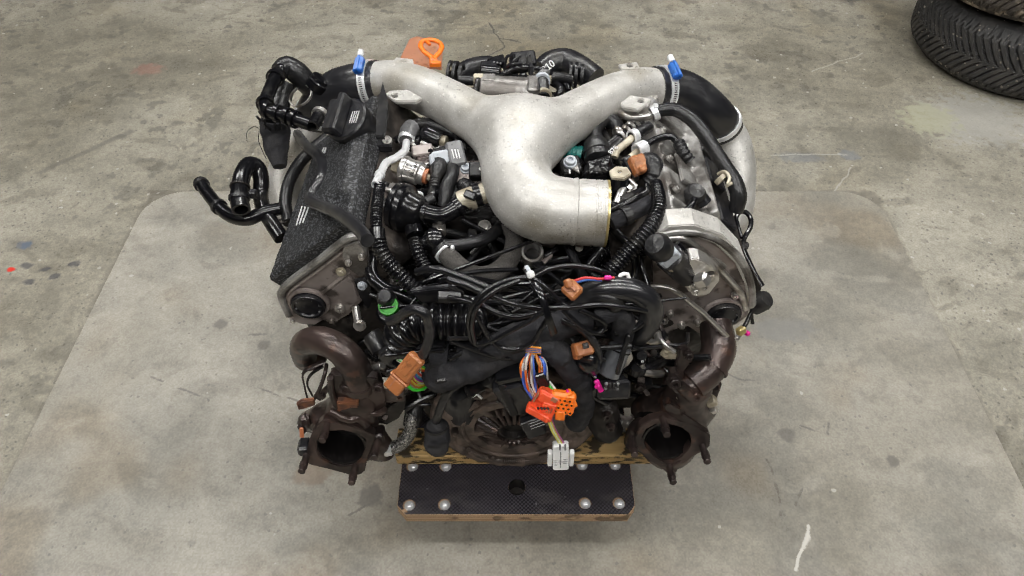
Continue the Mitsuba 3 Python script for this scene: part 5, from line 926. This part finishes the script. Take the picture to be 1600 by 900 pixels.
# ---- front harness
bel = [(-.1631,.675,.5541),(-.1548,.675,.5784),(-.1385,.675,.5931),(-.1178,.675,.5974),(-.092,.675,.5974),(-.0644,.675,.5974),(-.0483,.68,.5899)]
part('bellows', tube(bel, [.030, .030, .029, .028, .028, .028, .027], corr=(.0115, .0065), sides=26), 'm_gloss', 'thick ribbed black bellows conduit across the front', smooth=60)
gp = [(-.1982,.655,.5431), (-.1806,.66,.552), (-.1037,.665,.5532), (-.0975,.66,.5427), (-.1422,.655,.5367), (-.1386,.65,.5195), (-.1653,.65,.5114), (-.1887,.65,.5244)]
part('grommet', slab([(-.1971,.65,.5466),(-.1842,.65,.559),(-.1388,.65,.5667),(-.0967,.65,.5743),(-.0949,.65,.559),(-.1314,.65,.5466),(-.1423,.65,.5308),(-.149,.65,.5114),(-.1711,.65,.5114),(-.1921,.65,.5276)], .012, [([(-.178,.65,.534),(-.1678,.65,.5403),(-.1508,.65,.5403),(-.1531,.65,.5179),(-.1705,.65,.5163),(-.1791,.65,.5244)])], rnd=.003, bev=.003), 'm_elbow', 'flat black rubber grommet plate with a slot')
part('grommet_rim', tube([(-.1888,.66,.5474),(-.1502,.66,.5551),(-.1008,.66,.5643)], .006), 'm_gloss'); part('grommet_rim', tube([(-.1839,.648,.5524),(-.1486,.648,.5602),(-.0979,.648,.5678)], .004), 'm_gloss')
part('cable', tube([(-.1726,.66,.6171),(-.158,.655,.6302),(-.1449,.65,.6485),(-.131,.645,.6611),(-.1186,.64,.6604),(-.1138,.638,.6439),(-.1126,.634,.6239),(-.1175,.63,.6032),(-.1263,.626,.5819)], .0072, sides=16), 'm_grey' if False else 'm_satin', 'dark grey cable arching to the brown connector', smooth=60)
q0, q1 = V(*(-.1319,.622,.5857)), V(*(-.1699,.6,.5407)); qd = unit(q1 - q0); qw = unit(np.cross(qd, V(0, -.6, .8)))
bp_ = part('connector', rodbox(q0, q0 + qd * .042, .026, .016, up=(0, -.6, .8), bev=.003), 'm_brown', 'orange brown plug hanging at the front left')
part('collar', rodbox(q0 + qd * .041, q0 + qd * .045, .032, .019, up=(0, -.6, .8)), 'm_brown', parent=bp_); part('shell', rodbox(q0 + qd * .045, q0 + qd * .066, .027, .017, up=(0, -.6, .8), bev=.002), 'm_brown', parent=bp_)
part('ridge', rodbox(q0 + qd * .003, q0 + qd * .036, .012, .004, up=(0, -.6, .8)) .apply_translation(V(0, -.6, .8) * .009), 'm_brown', parent=bp_)
part('groove', rodbox(q0 + qd * .048, q0 + qd * .064, .0025, .002, up=(0, -.6, .8)).apply_translation(V(0, -.6, .8) * .0085 + qw * .004), 'm_clay', parent=bp_)
part('clip', bbox((-.1839,.62,.5196), (.008, .008, .012)), 'm_beige')
cols = [(.55, .5, .03), (.6, .6, .55), (.05, .10, .45), (.62, .06, .02), (.5, .48, .4), (.06, .4, .05), (.55, .2, .03), (.28, .05, .3), (.6, .55, .05), (.05, .2, .4), (.6, .6, .6), (.55, .04, .03)]
rng = np.random.default_rng(5)
wa = [(-.1543,.628,.5228),(-.1458,.626,.5126),(-.1357,.63,.5018),(-.1255,.64,.4957)]
wb = [(-.1664,.642,.5449),(-.1586,.635,.5419),(-.1499,.632,.5333),(-.1397,.634,.5241),(-.1261,.642,.5127)]
for k in range(22):
    f = k / 21; col = cols[(k * 5) % len(cols)] if k < 21 else (.06, .62, .05)
    A0, A1 = (V(*(-.1358,.634,.5651)), V(*(-.1591,.626,.5289))); B0, B1 = (V(*(-.125,.646,.5299)), V(*(-.1265,.642,.486)))
    s0_ = A0 * (1 - f) + A1 * f; e0 = B0 * (1 - f) + B1 * f; j = V(*rng.normal(0, .0015, 3))
    cwire([s0_, (s0_ * .6 + e0 * .4) + V(0, -.004, -.006 - .012 * f) + j, (s0_ * .25 + e0 * .75) + V(0, -.003, -.005 - .010 * f) + j, e0], .0017, col)
cwire([(-.161,.626,.5289),(-.1515,.622,.5085),(-.1417,.626,.4959),(-.1313,.634,.4909),(-.1243,.642,.4894)], .0024, (.05, .70, .04), label='bright green wire at the bottom of the bundle')
for k in range(5): cwire([V(*(-.1693,.648,.5415)), V(*(-.1575,.636,.5531)) + V(*rng.normal(0, .003, 3)), V(*(-.1487,.63,.5425)) + V(*rng.normal(0, .003, 3))], .0013, [(.55, .55, .5), (.1, .4, .08), (.6, .55, .05)][k % 3])
# taped main harness
part('taped_harness', tube([(-.1184,.645,.5052),(-.1029,.642,.5177),(-.0853,.642,.5258),(-.0519,.645,.5345),(-.0283,.65,.5403),(0,.655,.5477)], [.026, .0275, .0275, .024, .019, .016], sides=24, wob=.16, wrap=.021, ds=.002), 'm_tape', 'fat black cloth taped cable harness at the front', smooth=60)
part('taped_harness', tube([(-.0708,.655,.5431),(-.0373,.655,.5586),(0,.66,.5764),(.0369,.665,.5849),(.0735,.67,.5963),(.1107,.68,.5986)], [.019, .021, .021, .021, .020, .018], sides=22, wob=.14, wrap=.019, ds=.002), 'm_tape', 'upper taped harness branch running to the right', smooth=60)
part('taped_harness', tube([(-.0094,.655,.5431),(.0186,.652,.5595),(.0442,.648,.5723),(.0663,.642,.5666),(.0861,.636,.5389),(.1019,.632,.4955),(.1094,.632,.4431),(.1038,.64,.3836)], [.014, .016, .0175, .0185, .0185, .0185, .018, .017], sides=22, wob=.10, wrap=.02, ds=.002), 'm_tape', 'taped harness branch curving down past the orange plugs', smooth=60)
part('tape_end', tube([(-.1208,.655,.5431),(-.0944,.655,.5431)], .022, wob=.2), 'm_tape')
# plain shiny hose at right
part('front_hose', tube([(.0954,.69,.6292),(.1158,.685,.6526),(.1408,.68,.6648),(.1673,.678,.6617),(.1884,.675,.6464),(.198,.672,.6196),(.1942,.672,.588),(.1864,.68,.5539)], [.0155, .0165, .0165, .0165, .0165, .0165, .0155, .014], sides=22), 'm_elbow', 'thick shiny black hose bending round at the right front', smooth=60)
part('elbow_hose', tube([(.1032,.68,.638),(.1237,.675,.6545),(.1363,.67,.6562),(.1439,.668,.6409)], .012), 'm_rubber'); part('taped_bundle', tube([(.1218,.672,.6224),(.1455,.67,.6276),(.1585,.67,.6078),(.1619,.675,.5648)], .0165, wob=.2), 'm_tape')
# tangle of thin cables
loops = [
    [(-.0583,.64,.602),(-.0592,.64,.6442),(-.0495,.645,.6756),(-.0297,.655,.6925),(0,.67,.6938),(.024,.672,.6941),(.0429,.665,.6866),(.0621,.655,.6693),(.0779,.648,.659)],
    [(-.052,.636,.5983),(-.0539,.636,.6422),(-.0443,.642,.6739),(-.0237,.652,.6895),(.0103,.668,.6934)],
    [(-.0583,.64,.602),(-.0494,.636,.5954),(-.0266,.632,.6093),(0,.632,.632),(.0259,.635,.6503),(.0445,.64,.6657)],
    [(-.0519,.645,.6571),(-.042,.64,.6373),(-.0311,.635,.6112),(-.0134,.63,.5944),(.009,.63,.5929),(.0284,.63,.6075),(.0394,.635,.6296),(.0477,.64,.6469)],
    [(-.0302,.66,.6741),(0,.65,.6672),(.0345,.648,.6616),(.0773,.645,.6651),(.1198,.645,.6704),(.16,.648,.659),(.1844,.655,.6453)],
    [(.0303,.68,.688),(.0521,.69,.6926),(.0826,.695,.6936),(.1128,.69,.6926),(.1402,.69,.6799)],
    [(.0696,.65,.6539),(.0921,.64,.6332),(.111,.64,.6163),(.125,.645,.6129),(.13,.65,.6209),(.1143,.65,.639),(.0913,.65,.6539)],
    [(.0707,.65,.6321),(.0925,.64,.6276),(.1118,.635,.6011),(.1259,.64,.557)],
    [(-.1365,.72,.6543),(-.1079,.715,.6662),(-.0717,.705,.6611),(-.0447,.695,.6561),(-.0312,.69,.6537)],
    [(-.0881,.69,.6721),(-.0614,.68,.67),(-.035,.67,.6628)], [(.1465,.66,.5912),(.1731,.66,.5985),(.1898,.665,.6139)],
    [(-.0438,.66,.6543),(-.0175,.65,.6458),(.0088,.65,.639),(.0349,.65,.6485)], [(-.0893,.68,.6448),(-.0619,.67,.6495),(-.0352,.66,.6476)],
]
for k, l in enumerate(loops): part('thin_cable', tube(l, .0034 if k < 8 else .0055 if k < 10 else .004, sides=10), 'm_cable', 'shiny black cable looping across the front' if k in (0, 3, 4) else None, smooth=60)
part('thin_cable', tube([(-.1143,.7447,.61),(-.0957,.7467,.605),(-.0669,.7383,.6),(-.0432,.7344,.59)], .009, sides=14), 'm_gloss')
zt = part('cable_tie', tube([(.0198,.685,.6979),(.0274,.67,.6913),(.0381,.65,.688),(.0441,.637,.6745),(.0515,.628,.652),(.0578,.63,.6261)], .0052, flat=.35), 'm_gloss', 'black cable tie binding the loops'); part('head', bbox((.0247,.672,.7004), (.010, .010, .009), basis(V(.3, -.6, .6)), .002), 'm_white', parent=zt); part('tail', rodbox((.0247,.672,.7029), (.019,.69,.6989), .006, .002), 'm_ltgrey', parent=zt)
bk = part('connector', rodbox((.0713,.66,.6946), (.0878,.645,.6885), .022, .014, up=(0, -.6, .8), bev=.003), 'm_brown', 'brown orange clip on top of the front hose'); part('rib', rodbox((.0754,.65,.7031), (.0835,.642,.7007), .005, .004, up=(0, -.6, .8)), 'm_clay', parent=bk); part('latch', bbox((.0737,.652,.7046), (.01, .012, .010), basis(V(.3, -.6, .7)), .002), 'm_brown', parent=bk)
cwire([(.0828,.68,.6778),(.0997,.68,.6855),(.1172,.68,.6829),(.1397,.685,.6801)], .0022, (.5, .03, .03), label='red wire beside the brown clip'); cwire([(.0853,.678,.6774),(.1022,.678,.6838),(.1218,.68,.6804)], .002, (.04, .1, .35))
part('small_clip', bbox((.13,.68,.6855), (.010, .006, .006)), 'm_pink'); part('ring_clip', tube([(.1457,.685,.6724),(.1489,.69,.6799),(.1574,.69,.6824),(.1612,.685,.6749)], .003), 'm_white', 'small white plastic ring')
# green cap
gc = part('plug_cap', lathe(V(*(-.1798,.7,.595)), V(0, -.45, .9), [(-.03, .020), (-.012, .021), (-.010, .0185), (-.006, .0185), (-.004, .015)], 26), 'm_gloss', 'black plug with bright green seal'); part('green_seal', lathe(V(*(-.1796,.7,.6036)), V(0, -.45, .9), [(-.005, .0145), (.002, .015), (.005, .0145)], 26), 'm_green', 'bright green seal', parent=gc); part('top', lathe(V(*(-.1831,.705,.6177)), V(0, -.45, .9), [(-.022, .0145), (-.006, .0140), (.004, .0115), (.008, .009), (.0085, 0)]), 'm_satin', parent=gc)
part('bracket', slab([(-.1458,.7,.6344),(-.0906,.7,.6426),(-.0687,.7,.6261),(-.072,.7,.615),(-.1298,.7,.6093)], .008), 'm_satin'); part('connector', bbox((-.0871,.685,.6404), (.034, .014, .012)), 'm_satin'); 
part('fitting', cyl((-.2411,.74,.557), (-.2363,.72,.538), .006), 'm_steel', 'bare steel fitting below the left end plate'); part('nut', bolt((-.2332,.715,.541), (0, -.8, .4), .0075, hexa=True), 'm_steel')
part('sensor_body', lathe(V(*(-.2197,.72,.5159)), V(.4, -.5, -.4), [(0, .014), (.01, .017), (.03, .016), (.034, .010), (.036, 0)]), 'm_satin', 'grey black sensor below the left end plate')
part('pipe_stub', cyl((-.217,.68,.478), (-.1982,.67,.4985), .006), 'm_steel'); part('pipe_stub', cyl((-.2157,.68,.466), (-.2144,.675,.4557), .009), 'm_steel')
# black multi-pin housing, wires, orange and red plugs
mb = part('plug_housing', bbox((.0058,.628,.4844), (.048, .030, .078), np.stack([unit(V(.93, 0, .36)), unit(V(.0, -1, .0)), unit(V(-.36, 0, .93))], 1) @ np.eye(3), .004), 'm_satin', 'long black multi pin plug housing hanging over the clutch')
part('slide', rodbox((-.015,.62,.5213), (.0038,.6,.4699), .012, .008, up=(0, -1, .3)), 'm_gloss', parent=mb); part('top_step', bbox((0,.63,.5345), (.05, .026, .014), np.stack([unit(V(.93, 0, .36)), V(0, -1, 0), unit(V(-.36, 0, .93))], 1), .003), 'm_gloss', parent=mb)
part('end_rib', rodbox((.0255,.61,.4468), (.0397,.6,.4186), .03, .02, up=(0, -1, .3)), 'm_satin', parent=mb)
for k in range(3): part('print_line', rodbox(V(*(.0252,.596,.4512)) + V(.002 * k, -.001, -.007 * k), V(*(.046,.596,.4656)) + V(.002 * k, -.001, -.007 * k), .0012, .0006, up=(0, -1, .3)), 'm_print', parent=mb)
wcol = [(.7, .15, .02), (.05, .12, .5), (.65, .65, .62), (.55, .2, .04), (.7, .12, .02), (.3, .3, .3), (.06, .14, .55), (.7, .65, .6), (.6, .1, .05)]
for k in range(16):
    j = rng.normal(0, .0022, (4, 3)); o = V((k - 8) * .0011, 0, 0)
    cwire([V(*(.0292,.64,.5783)) + j[0], V(*(.0228,.625,.5681)) + o + j[1], V(*(.026,.615,.5318)) + o + j[2], V(*(.0357,.605,.5036)) + j[3] + o], .0019, wcol[k % 9], name='ribbon_wire')
for k in range(9):
    j = rng.normal(0, .0022, (3, 3)); o = V((k - 4) * .0013, 0, 0)
    cwire([V(*(.0347,.64,.5753)) + j[0], V(*(.0437,.625,.5681)) + o + j[1], V(*(.0459,.618,.5482)) + o + j[2]], .0018, wcol[(k * 4) % 9], name='ribbon_wire')
for k in range(7): cwire([V(*(.02,.635,.5789)) + V(0, 0, .002 * k), V(*(.0405,.628,.5867)) + V(0, -.001, .002 * k)], .0016, [(.75, .3, .03), (.05, .12, .5)][k % 2], name='ribbon_wire')
cwire([(.0524,.62,.5245),(.0579,.612,.5198),(.0635,.605,.5137)], .0035, (.05, .5, .04), label='green wire above the orange plug', name='ribbon_wire'); cwire([(.0513,.62,.5278),(.0487,.612,.5165),(.0523,.602,.5115)], .0028, (.22, .06, .4), name='ribbon_wire'); cwire([(.0541,.62,.5278),(.0615,.612,.5231),(.0669,.605,.5203)], .002, (.65, .65, .6), name='ribbon_wire')
part('splice', rodbox((.0385,.618,.553), (.0482,.612,.5296), .014, .012, up=(0, -1, .3)), 'm_gloss')
up0 = (0, -.75, .66)
r0, r1 = V(*(.0445,.602,.5215)), V(*(.041,.58,.4947)); rd = unit(V(*(.057,.6,.531)) - V(*(.0392,.585,.4971)))
rx = part('plug', rodbox((.057,.6,.531), (.0391,.586,.4989), .034, .020, up=up0, bev=.003), 'm_red', 'bright red multi pin plug'); part('wing', rodbox((.0354,.598,.5109), (.0576,.59,.5063), .020, .014, up=up0), 'm_red', parent=rx); part('lip', rodbox((.0396,.582,.512), (.0351,.578,.5047), .036, .022, up=up0), 'm_red', parent=rx); part('step', rodbox(V(*(.0529,.592,.5348)), V(*(.0458,.586,.5225)), .024, .008, up=up0), 'm_red', parent=rx); part('slot', rodbox((.0618,.586,.5357), (.0583,.584,.5289), .009, .002, up=up0), 'm_clay', parent=rx); part('slot', rodbox((.0312,.59,.523), (.0383,.594,.5367), .002, .010, up=up0), 'm_clay', parent=rx); part('tab', rodbox((.0334,.592,.51), (.0425,.6,.5245), .008, .012, up=up0), 'm_red', parent=rx); part('lower_block', rodbox((.0551,.588,.5228), (.0463,.575,.4992), .020, .016, up=up0), 'm_red', parent=rx)
for k in range(4):
    q = V(*(.0372,.575,.5262)) + V(.0045 * k, -.001 * k, .0015 * k); part('pin_hole', bbox(q, (.0028, .003, .006), basis(V(.2, -.7, .6)), .0005), 'm_dark', parent=rx)
for k in range(4): part('rib', rodbox(V(*(.0424,.574,.5042)) + V(.0038 * k, 0, .0022 * k), V(*(.0458,.576,.5163)) + V(.0038 * k, 0, .0022 * k), .0018, .0016, up=up0), 'm_clay', parent=rx)
ox = part('plug', rodbox((.0754,.6,.531), (.0706,.584,.5021), .036, .018, up=up0, bev=.004), 'm_orange', 'bright orange multi pin plug beside the red one'); part('side', rodbox((.0791,.6,.531), (.089,.59,.5097), .012, .016, up=up0), 'm_orange', parent=ox); part('foot', rodbox((.0701,.583,.5104), (.0687,.577,.496), .014, .012, up=up0), 'm_orange', parent=ox)
part('purple_seal', rodbox((.0782,.602,.5313), (.0886,.598,.5242), .004, .010, up=up0), 'm_pink', parent=ox)
o0, o1 = V(*(.0754,.6,.531)), V(*(.0706,.584,.5021)); od = unit(o1 - o0); on_ = unit(V(*up0) - od * (V(*up0) @ od)); ow = np.cross(on_, od); fc = (o0 + o1) / 2 + on_ * .0088
for i in range(4):
    for jj in range(4):
        q = fc + ow * (.0072 * (i - 1.5) + (.0018 if jj % 2 else -.0018)) + od * (.0062 * (jj - 1.1))
        part('pin_hole', lathe(q, on_, [(-.002, .0031), (.0016, .0031), (.0016, .0021), (.0004, .0019), (.0004, 0)], 10), 'm_orange', parent=ox); part('pin', lathe(q + on_ * .0003, on_, [(0, .0018), (.0003, .0018), (.0003, 0)], 8), 'm_dark', parent=ox)
for k in range(4): cwire([V(*(.0506,.585,.4902)) + V(.0022 * k, 0, 0), V(*(.0586,.575,.4676)) + V(.0015 * k, .001 * k, 0), V(*(.0714,.572,.4359)) + V(.002 * k, 0, 0)], .0017, [(.65, .6, .1), (.6, .6, .55), (.55, .5, .03), (.4, .1, .25)][k], name='ribbon_wire')
wx = part('plug', rodbox((.0733,.572,.4359), (.0748,.555,.3904), .024, .014, up=(0, -.9, .4), bev=.002), 'm_white', 'white plastic plug hanging in front of the clutch')
for s, u in (('l', (.0578,.566,.4081)), ('r', (.091,.566,.4081))): part('wing', bbox(u, (.007, .010, .030), basis(V(0, -.9, .4)) @ np.diag([1, 1, 1]), .002) if False else rodbox(V(*u) + V(0, 0, .014), V(*u) - V(0, .006, .016), .007, .010, up=(0, -.9, .4)), 'm_white', parent=wx)
for k in (-1, 1): part('slot', rodbox(V(*(.0722,.562,.4494)) + V(.004 * k + .003, 0, 0), V(*(.0726,.558,.4376)) + V(.004 * k + .003, 0, 0), .003, .002, up=(0, -.9, .4)), 'm_grey', parent=wx)
part('slot', rodbox((.0727,.557,.4356), (.0736,.546,.4071), .0015, .002, up=(0, -.9, .4)), 'm_grey', parent=wx)
for k in range(3): part('print_line', rodbox(V(*(.0766,.549,.427)) + V(0, -.0015 * k, -.0035 * k), V(*(.0833,.549,.427)) + V(0, -.0015 * k, -.0035 * k), .0012, .0008, up=(0, -.9, .4)), 'm_grey', parent=wx); part('print_line', rodbox(V(*(.0624,.549,.4231)) + V(0, -.0015 * k, -.0035 * k), V(*(.0681,.549,.4231)) + V(0, -.0015 * k, -.0035 * k), .0012, .0008, up=(0, -.9, .4)), 'm_grey', parent=wx)
# right front: brown plug, silver cylinder, black block with pink lock
b2 = part('connector', bbox((.0995,.635,.5864), (.028, .02, .022), basis(V(.2, -.6, .75)), .003), 'm_brown', 'brown plug in front of the silver cylinder'); part('latch', bbox((.1018,.625,.6068), (.008, .008, .006), basis(V(.2, -.6, .75)), .001), 'm_dark', parent=b2); part('leg', bbox((.0926,.63,.5765), (.010, .010, .018), basis(V(.2, -.6, .75)), .002), 'm_brown', parent=b2)
part('knob', net(lambda p: smin(.012, np.linalg.norm(p - V(*(.1083,.632,.5632)), axis=1) - .016, d_cap(p, V(*(.1083,.632,.5632)), V(*(.1171,.632,.5445)), .012)), V(*(.1083,.632,.5632)) - .04, V(*(.1083,.632,.5632)) + .04, .003), 'm_gloss', 'shiny black rounded plug end')
part('cable', tube([(.0718,.66,.62),(.0932,.645,.6214),(.1118,.638,.6045),(.123,.635,.5759),(.1257,.638,.5361)], .0055), 'm_satin')
for k in range(8): j = rng.normal(0, .002, (3, 3)); cwire([V(*(.0904,.645,.5376)) + j[0], V(*(.1062,.64,.5221)) + j[1] + V(0, 0, .0012 * k), V(*(.1241,.64,.5123)) + j[2]], .0017, [(.05, .12, .5), (.06, .2, .6), (.6, .6, .58), (.4, .2, .1)][k % 4], name='ribbon_wire')
sc0, sc1 = V(*(.1589,.66,.5612)), V(*(.1418,.635,.5226)); 
sv = part('metal_cylinder', cyl(sc0, sc1, .0165, .1, 30), 'm_chrome', 'shiny dark metal cylinder at the right front'); sd = unit(sc1 - sc0); part('groove', ring_band(sc0 + sd * .006, sd, .0167, .002, .001), 'm_gloss', parent=sv); part('stay', rodbox((.1645,.65,.6009), (.1522,.625,.54), .006, .010, up=(0, -1, .3)), 'm_rubber', parent=sv)
part('sheet_bracket', slab([(.1637,.65,.5513),(.1733,.65,.5575),(.1781,.65,.5403),(.1734,.65,.5244),(.1618,.65,.5081)], .010, rnd=.001), 'm_steel', 'bent bare sheet metal bracket behind the cylinder')
kb = part('connector_block', bbox((.1495,.635,.4928), (.05, .03, .04), basis(V(.15, -.75, .6), (.1, .1, 1)), .004), 'm_satin', 'black pin block with pink lock at the right front')
part('lock', rodbox((.122,.62,.531), (.1313,.612,.5132), .008, .006, up=(0, -.8, .5)), 'm_pink', 'bright pink locking tab', parent=kb); part('lock', rodbox((.1218,.616,.5189), (.1283,.612,.5264), .006, .005, up=(0, -.8, .5)), 'm_pink', parent=kb)
for i in range(4):
    for jj in range(3): part('pin', lathe(V(*(.1344,.606,.5351)) + V(.0055 * i, .0, .006 * jj - .004), (.15, -.75, .6), [(0, .0024), (.004, .0022), (.005, .001), (.005, 0)], 8), 'm_grey' if (i, jj) in ((0, 0), (3, 0), (0, 2), (3, 2)) else 'm_satin', parent=kb)
part('frame', slab([(.1109,.625,.4837),(.1276,.625,.514),(.125,.62,.4843),(.1478,.62,.4669),(.1446,.62,.4599),(.1134,.62,.4843)], .004), 'm_gloss', parent=kb)
part('cast_lug', net(lambda p: smin(.02, d_cap(p, V(*(.1561,.68,.3591)), V(*(.1658,.675,.3103)), .024), d_cap(p, V(*(.1437,.69,.3233)), V(*(.1614,.68,.3021)), .02)) + .003 * (meshkit.noise(p * 90, 3) - .5), (.05, .62, .25), (.26, .76, .46), .004), 'm_dark')
for q in [(.1553,.655,.3789),(.1639,.65,.3514)]: part('bolt', bolt(q, (0, -1, .2), .006), 'm_iron')
part('brown_bracket', slab([(.2043,.69,.4378),(.2155,.69,.4307),(.2164,.69,.4088),(.23,.69,.3863),(.2241,.69,.3825),(.2049,.69,.4162)], .005), 'm_plate'); part('nut', bolt((.2081,.685,.4198), (0, -1, .2), .007, hexa=True), 'm_iron')
# sensor cable with taped end, left of the clutch
part('cable', tube([(-.0813,.64,.4923),(-.093,.635,.486),(-.1038,.63,.4657),(-.1142,.63,.4298),(-.1232,.63,.3921)], .0068), 'm_satin', 'black cable leading down to a taped end')
part('taped_end', net(lambda p: smin(.01, d_cap(p, V(*(-.1203,.628,.3876)), V(*(-.1233,.618,.3527)), .017, .018), d_box(p, V(*(-.1205,.622,.366)), (.017, .014, .020), None, .006)) + .005 * (meshkit.noise(p * 110, 3) - .5), V(*(-.1205,.62,.3774)) - .05, V(*(-.1205,.62,.3774)) + .05, .003), 'm_tape', 'crumpled cloth taped cable end left of the clutch'); part('tie', ring_band((-.1222,.628,.3895), (0, -.3, -1), .0165, .004, .0025), 'm_rubber')
part('clip', tube([(-.0667,.64,.4717),(-.0609,.635,.4652),(-.0548,.635,.4722),(-.0476,.64,.4542)], .0022), 'm_zinc'); part('connector', bbox((-.0569,.645,.4747), (.03, .02, .016), basis(V(.4, -.6, .6)), .003), 'm_gloss')
part('connector', bbox((-.0311,.65,.4948), (.034, .028, .026), basis(V(.3, -.5, .7)), .008), 'm_rubber')

# ---- dense small clutter: hoses and wires down in the gaps
rng = np.random.default_rng(21)
def scatter(x0, x1, y0, y1, z0, z1, n, rr, mats, L=.09, name='gap_hose'):
    for k in range(n):
        c = V(rng.uniform(x0, x1), rng.uniform(y0, y1), rng.uniform(z0, z1)); d = unit(V(rng.normal(), rng.normal() * .7, rng.normal() * .25)); e = unit(V(rng.normal(), rng.normal(), rng.normal() * .4))
        r = rng.uniform(*rr); part(name, tube([c - d * L * .6, c - d * L * .2 + e * .015, c + d * L * .25 + e * .02, c + d * L * .6 - e * .01], r, sides=9, ds=.007, corr=(.005, .0018) if k % 4 == 0 and r > .005 else None), mats[k % len(mats)])
scatter(-.20, -.05, .84, 1.10, .60, .64, 26, (.0035, .009), ['m_gloss', 'm_rubber', 'm_cable', 'm_satin'])
scatter(.06, .22, .84, 1.12, .60, .64, 26, (.0035, .009), ['m_gloss', 'm_rubber', 'm_cable', 'm_satin'])
scatter(-.17, .17, .76, .84, .53, .60, 26, (.003, .008), ['m_gloss', 'm_rubber', 'm_cable', 'm_satin'])
scatter(-.17, .19, .69, .735, .42, .56, 34, (.003, .009), ['m_gloss', 'm_tape', 'm_cable', 'm_satin', 'm_rubber'])
scatter(.14, .27, .70, .76, .30, .52, 18, (.003, .008), ['m_gloss', 'm_iron', 'm_cable', 'm_satin', 'm_plate'])
scatter(-.27, -.12, .70, .76, .30, .52, 18, (.003, .008), ['m_gloss', 'm_iron', 'm_cable', 'm_satin', 'm_plate'])
scatter(-.12, .12, 1.12, 1.22, .60, .66, 18, (.003, .008), ['m_gloss', 'm_rubber', 'm_cable', 'm_satin'])
for k in range(46):
    x = rng.choice([-1, 1]) * rng.uniform(.05, .2); q = V(x, rng.uniform(.82, 1.1), rng.uniform(.615, .65))
    if k % 3 == 0: part('small_bolt', bolt(q, (0, -.2, 1), rng.uniform(.004, .007), hexa=k % 2 == 0), ['m_steel', 'm_plate', 'm_beige'][k % 3 if k % 2 else 0])
    else: part('small_block', bbox(q, rng.uniform(.010, .026, 3), basis(V(*rng.normal(0, .3, 2), 1), (0, 1, .2)), .002), ['m_satin', 'm_plate', 'm_gloss', 'm_rubber'][k % 4])
for k in range(30):
    q = V(rng.uniform(-.24, .24), rng.uniform(.705, .74), rng.uniform(.33, .55))
    if k % 3 == 0: part('small_bolt', bolt(q, (0, -1, .2), rng.uniform(.004, .007), hexa=k % 2 == 0), ['m_steel', 'm_plate', 'm_iron'][k % 3 if k % 2 else 0])
    else: part('small_block', bbox(q, rng.uniform(.010, .03, 3), basis(V(*rng.normal(0, .5, 3)), (0, 1, .2)), .002), ['m_satin', 'm_plate', 'm_gloss', 'm_rubber'][k % 4])

# thin cables and bright fittings lying on top of the front tangle
for k in range(34):
    f = rng.uniform(0, 1); x = rng.uniform(-.09, .13); c = V(x, .755 - .105 * f, .635 - .085 * f); d = unit(V(1, rng.normal(0, .35), rng.normal(0, .25))); e = unit(V(rng.normal(0, .4), rng.normal(0, .6), rng.normal(0, .6)))
    L = rng.uniform(.05, .13); b = rng.uniform(.01, .035)
    part('thin_cable', tube([c - d * L, c - d * L * .4 + e * b, c + d * L * .3 + e * b * .7, c + d * L - e * .012], rng.uniform(.0016, .0042), sides=8, ds=.006), ['m_cable', 'm_gloss', 'm_cable', 'm_rubber', 'm_satin'][k % 5])
    if k % 3 == 0: part('cable_clip', ring_band(c + d * L * .3 + e * b * .7, d, .006, .006, .0015), ['m_steel', 'm_zinc', 'm_gloss'][k // 3 % 3])
for k in range(26):
    sx = -1 if k % 2 else 1; c = V(sx * rng.uniform(.08, .2), rng.uniform(.84, 1.06), rng.uniform(.64, .665)); d = unit(V(rng.normal(), rng.normal(), rng.normal() * .3)); r = rng.uniform(.004, .0085)
    part('short_hose', tube([c - d * .03, c + V(0, 0, .006), c + d * .03], r, sides=12, ds=.005), ['m_rubber', 'm_gloss', 'm_steel'][k % 3]); part('hose_clamp', ring_band(c + d * .018 + V(0, 0, .002), d, r + .0012, .006, .0012), ['m_zinc', 'm_steel', 'm_beige'][k % 3])
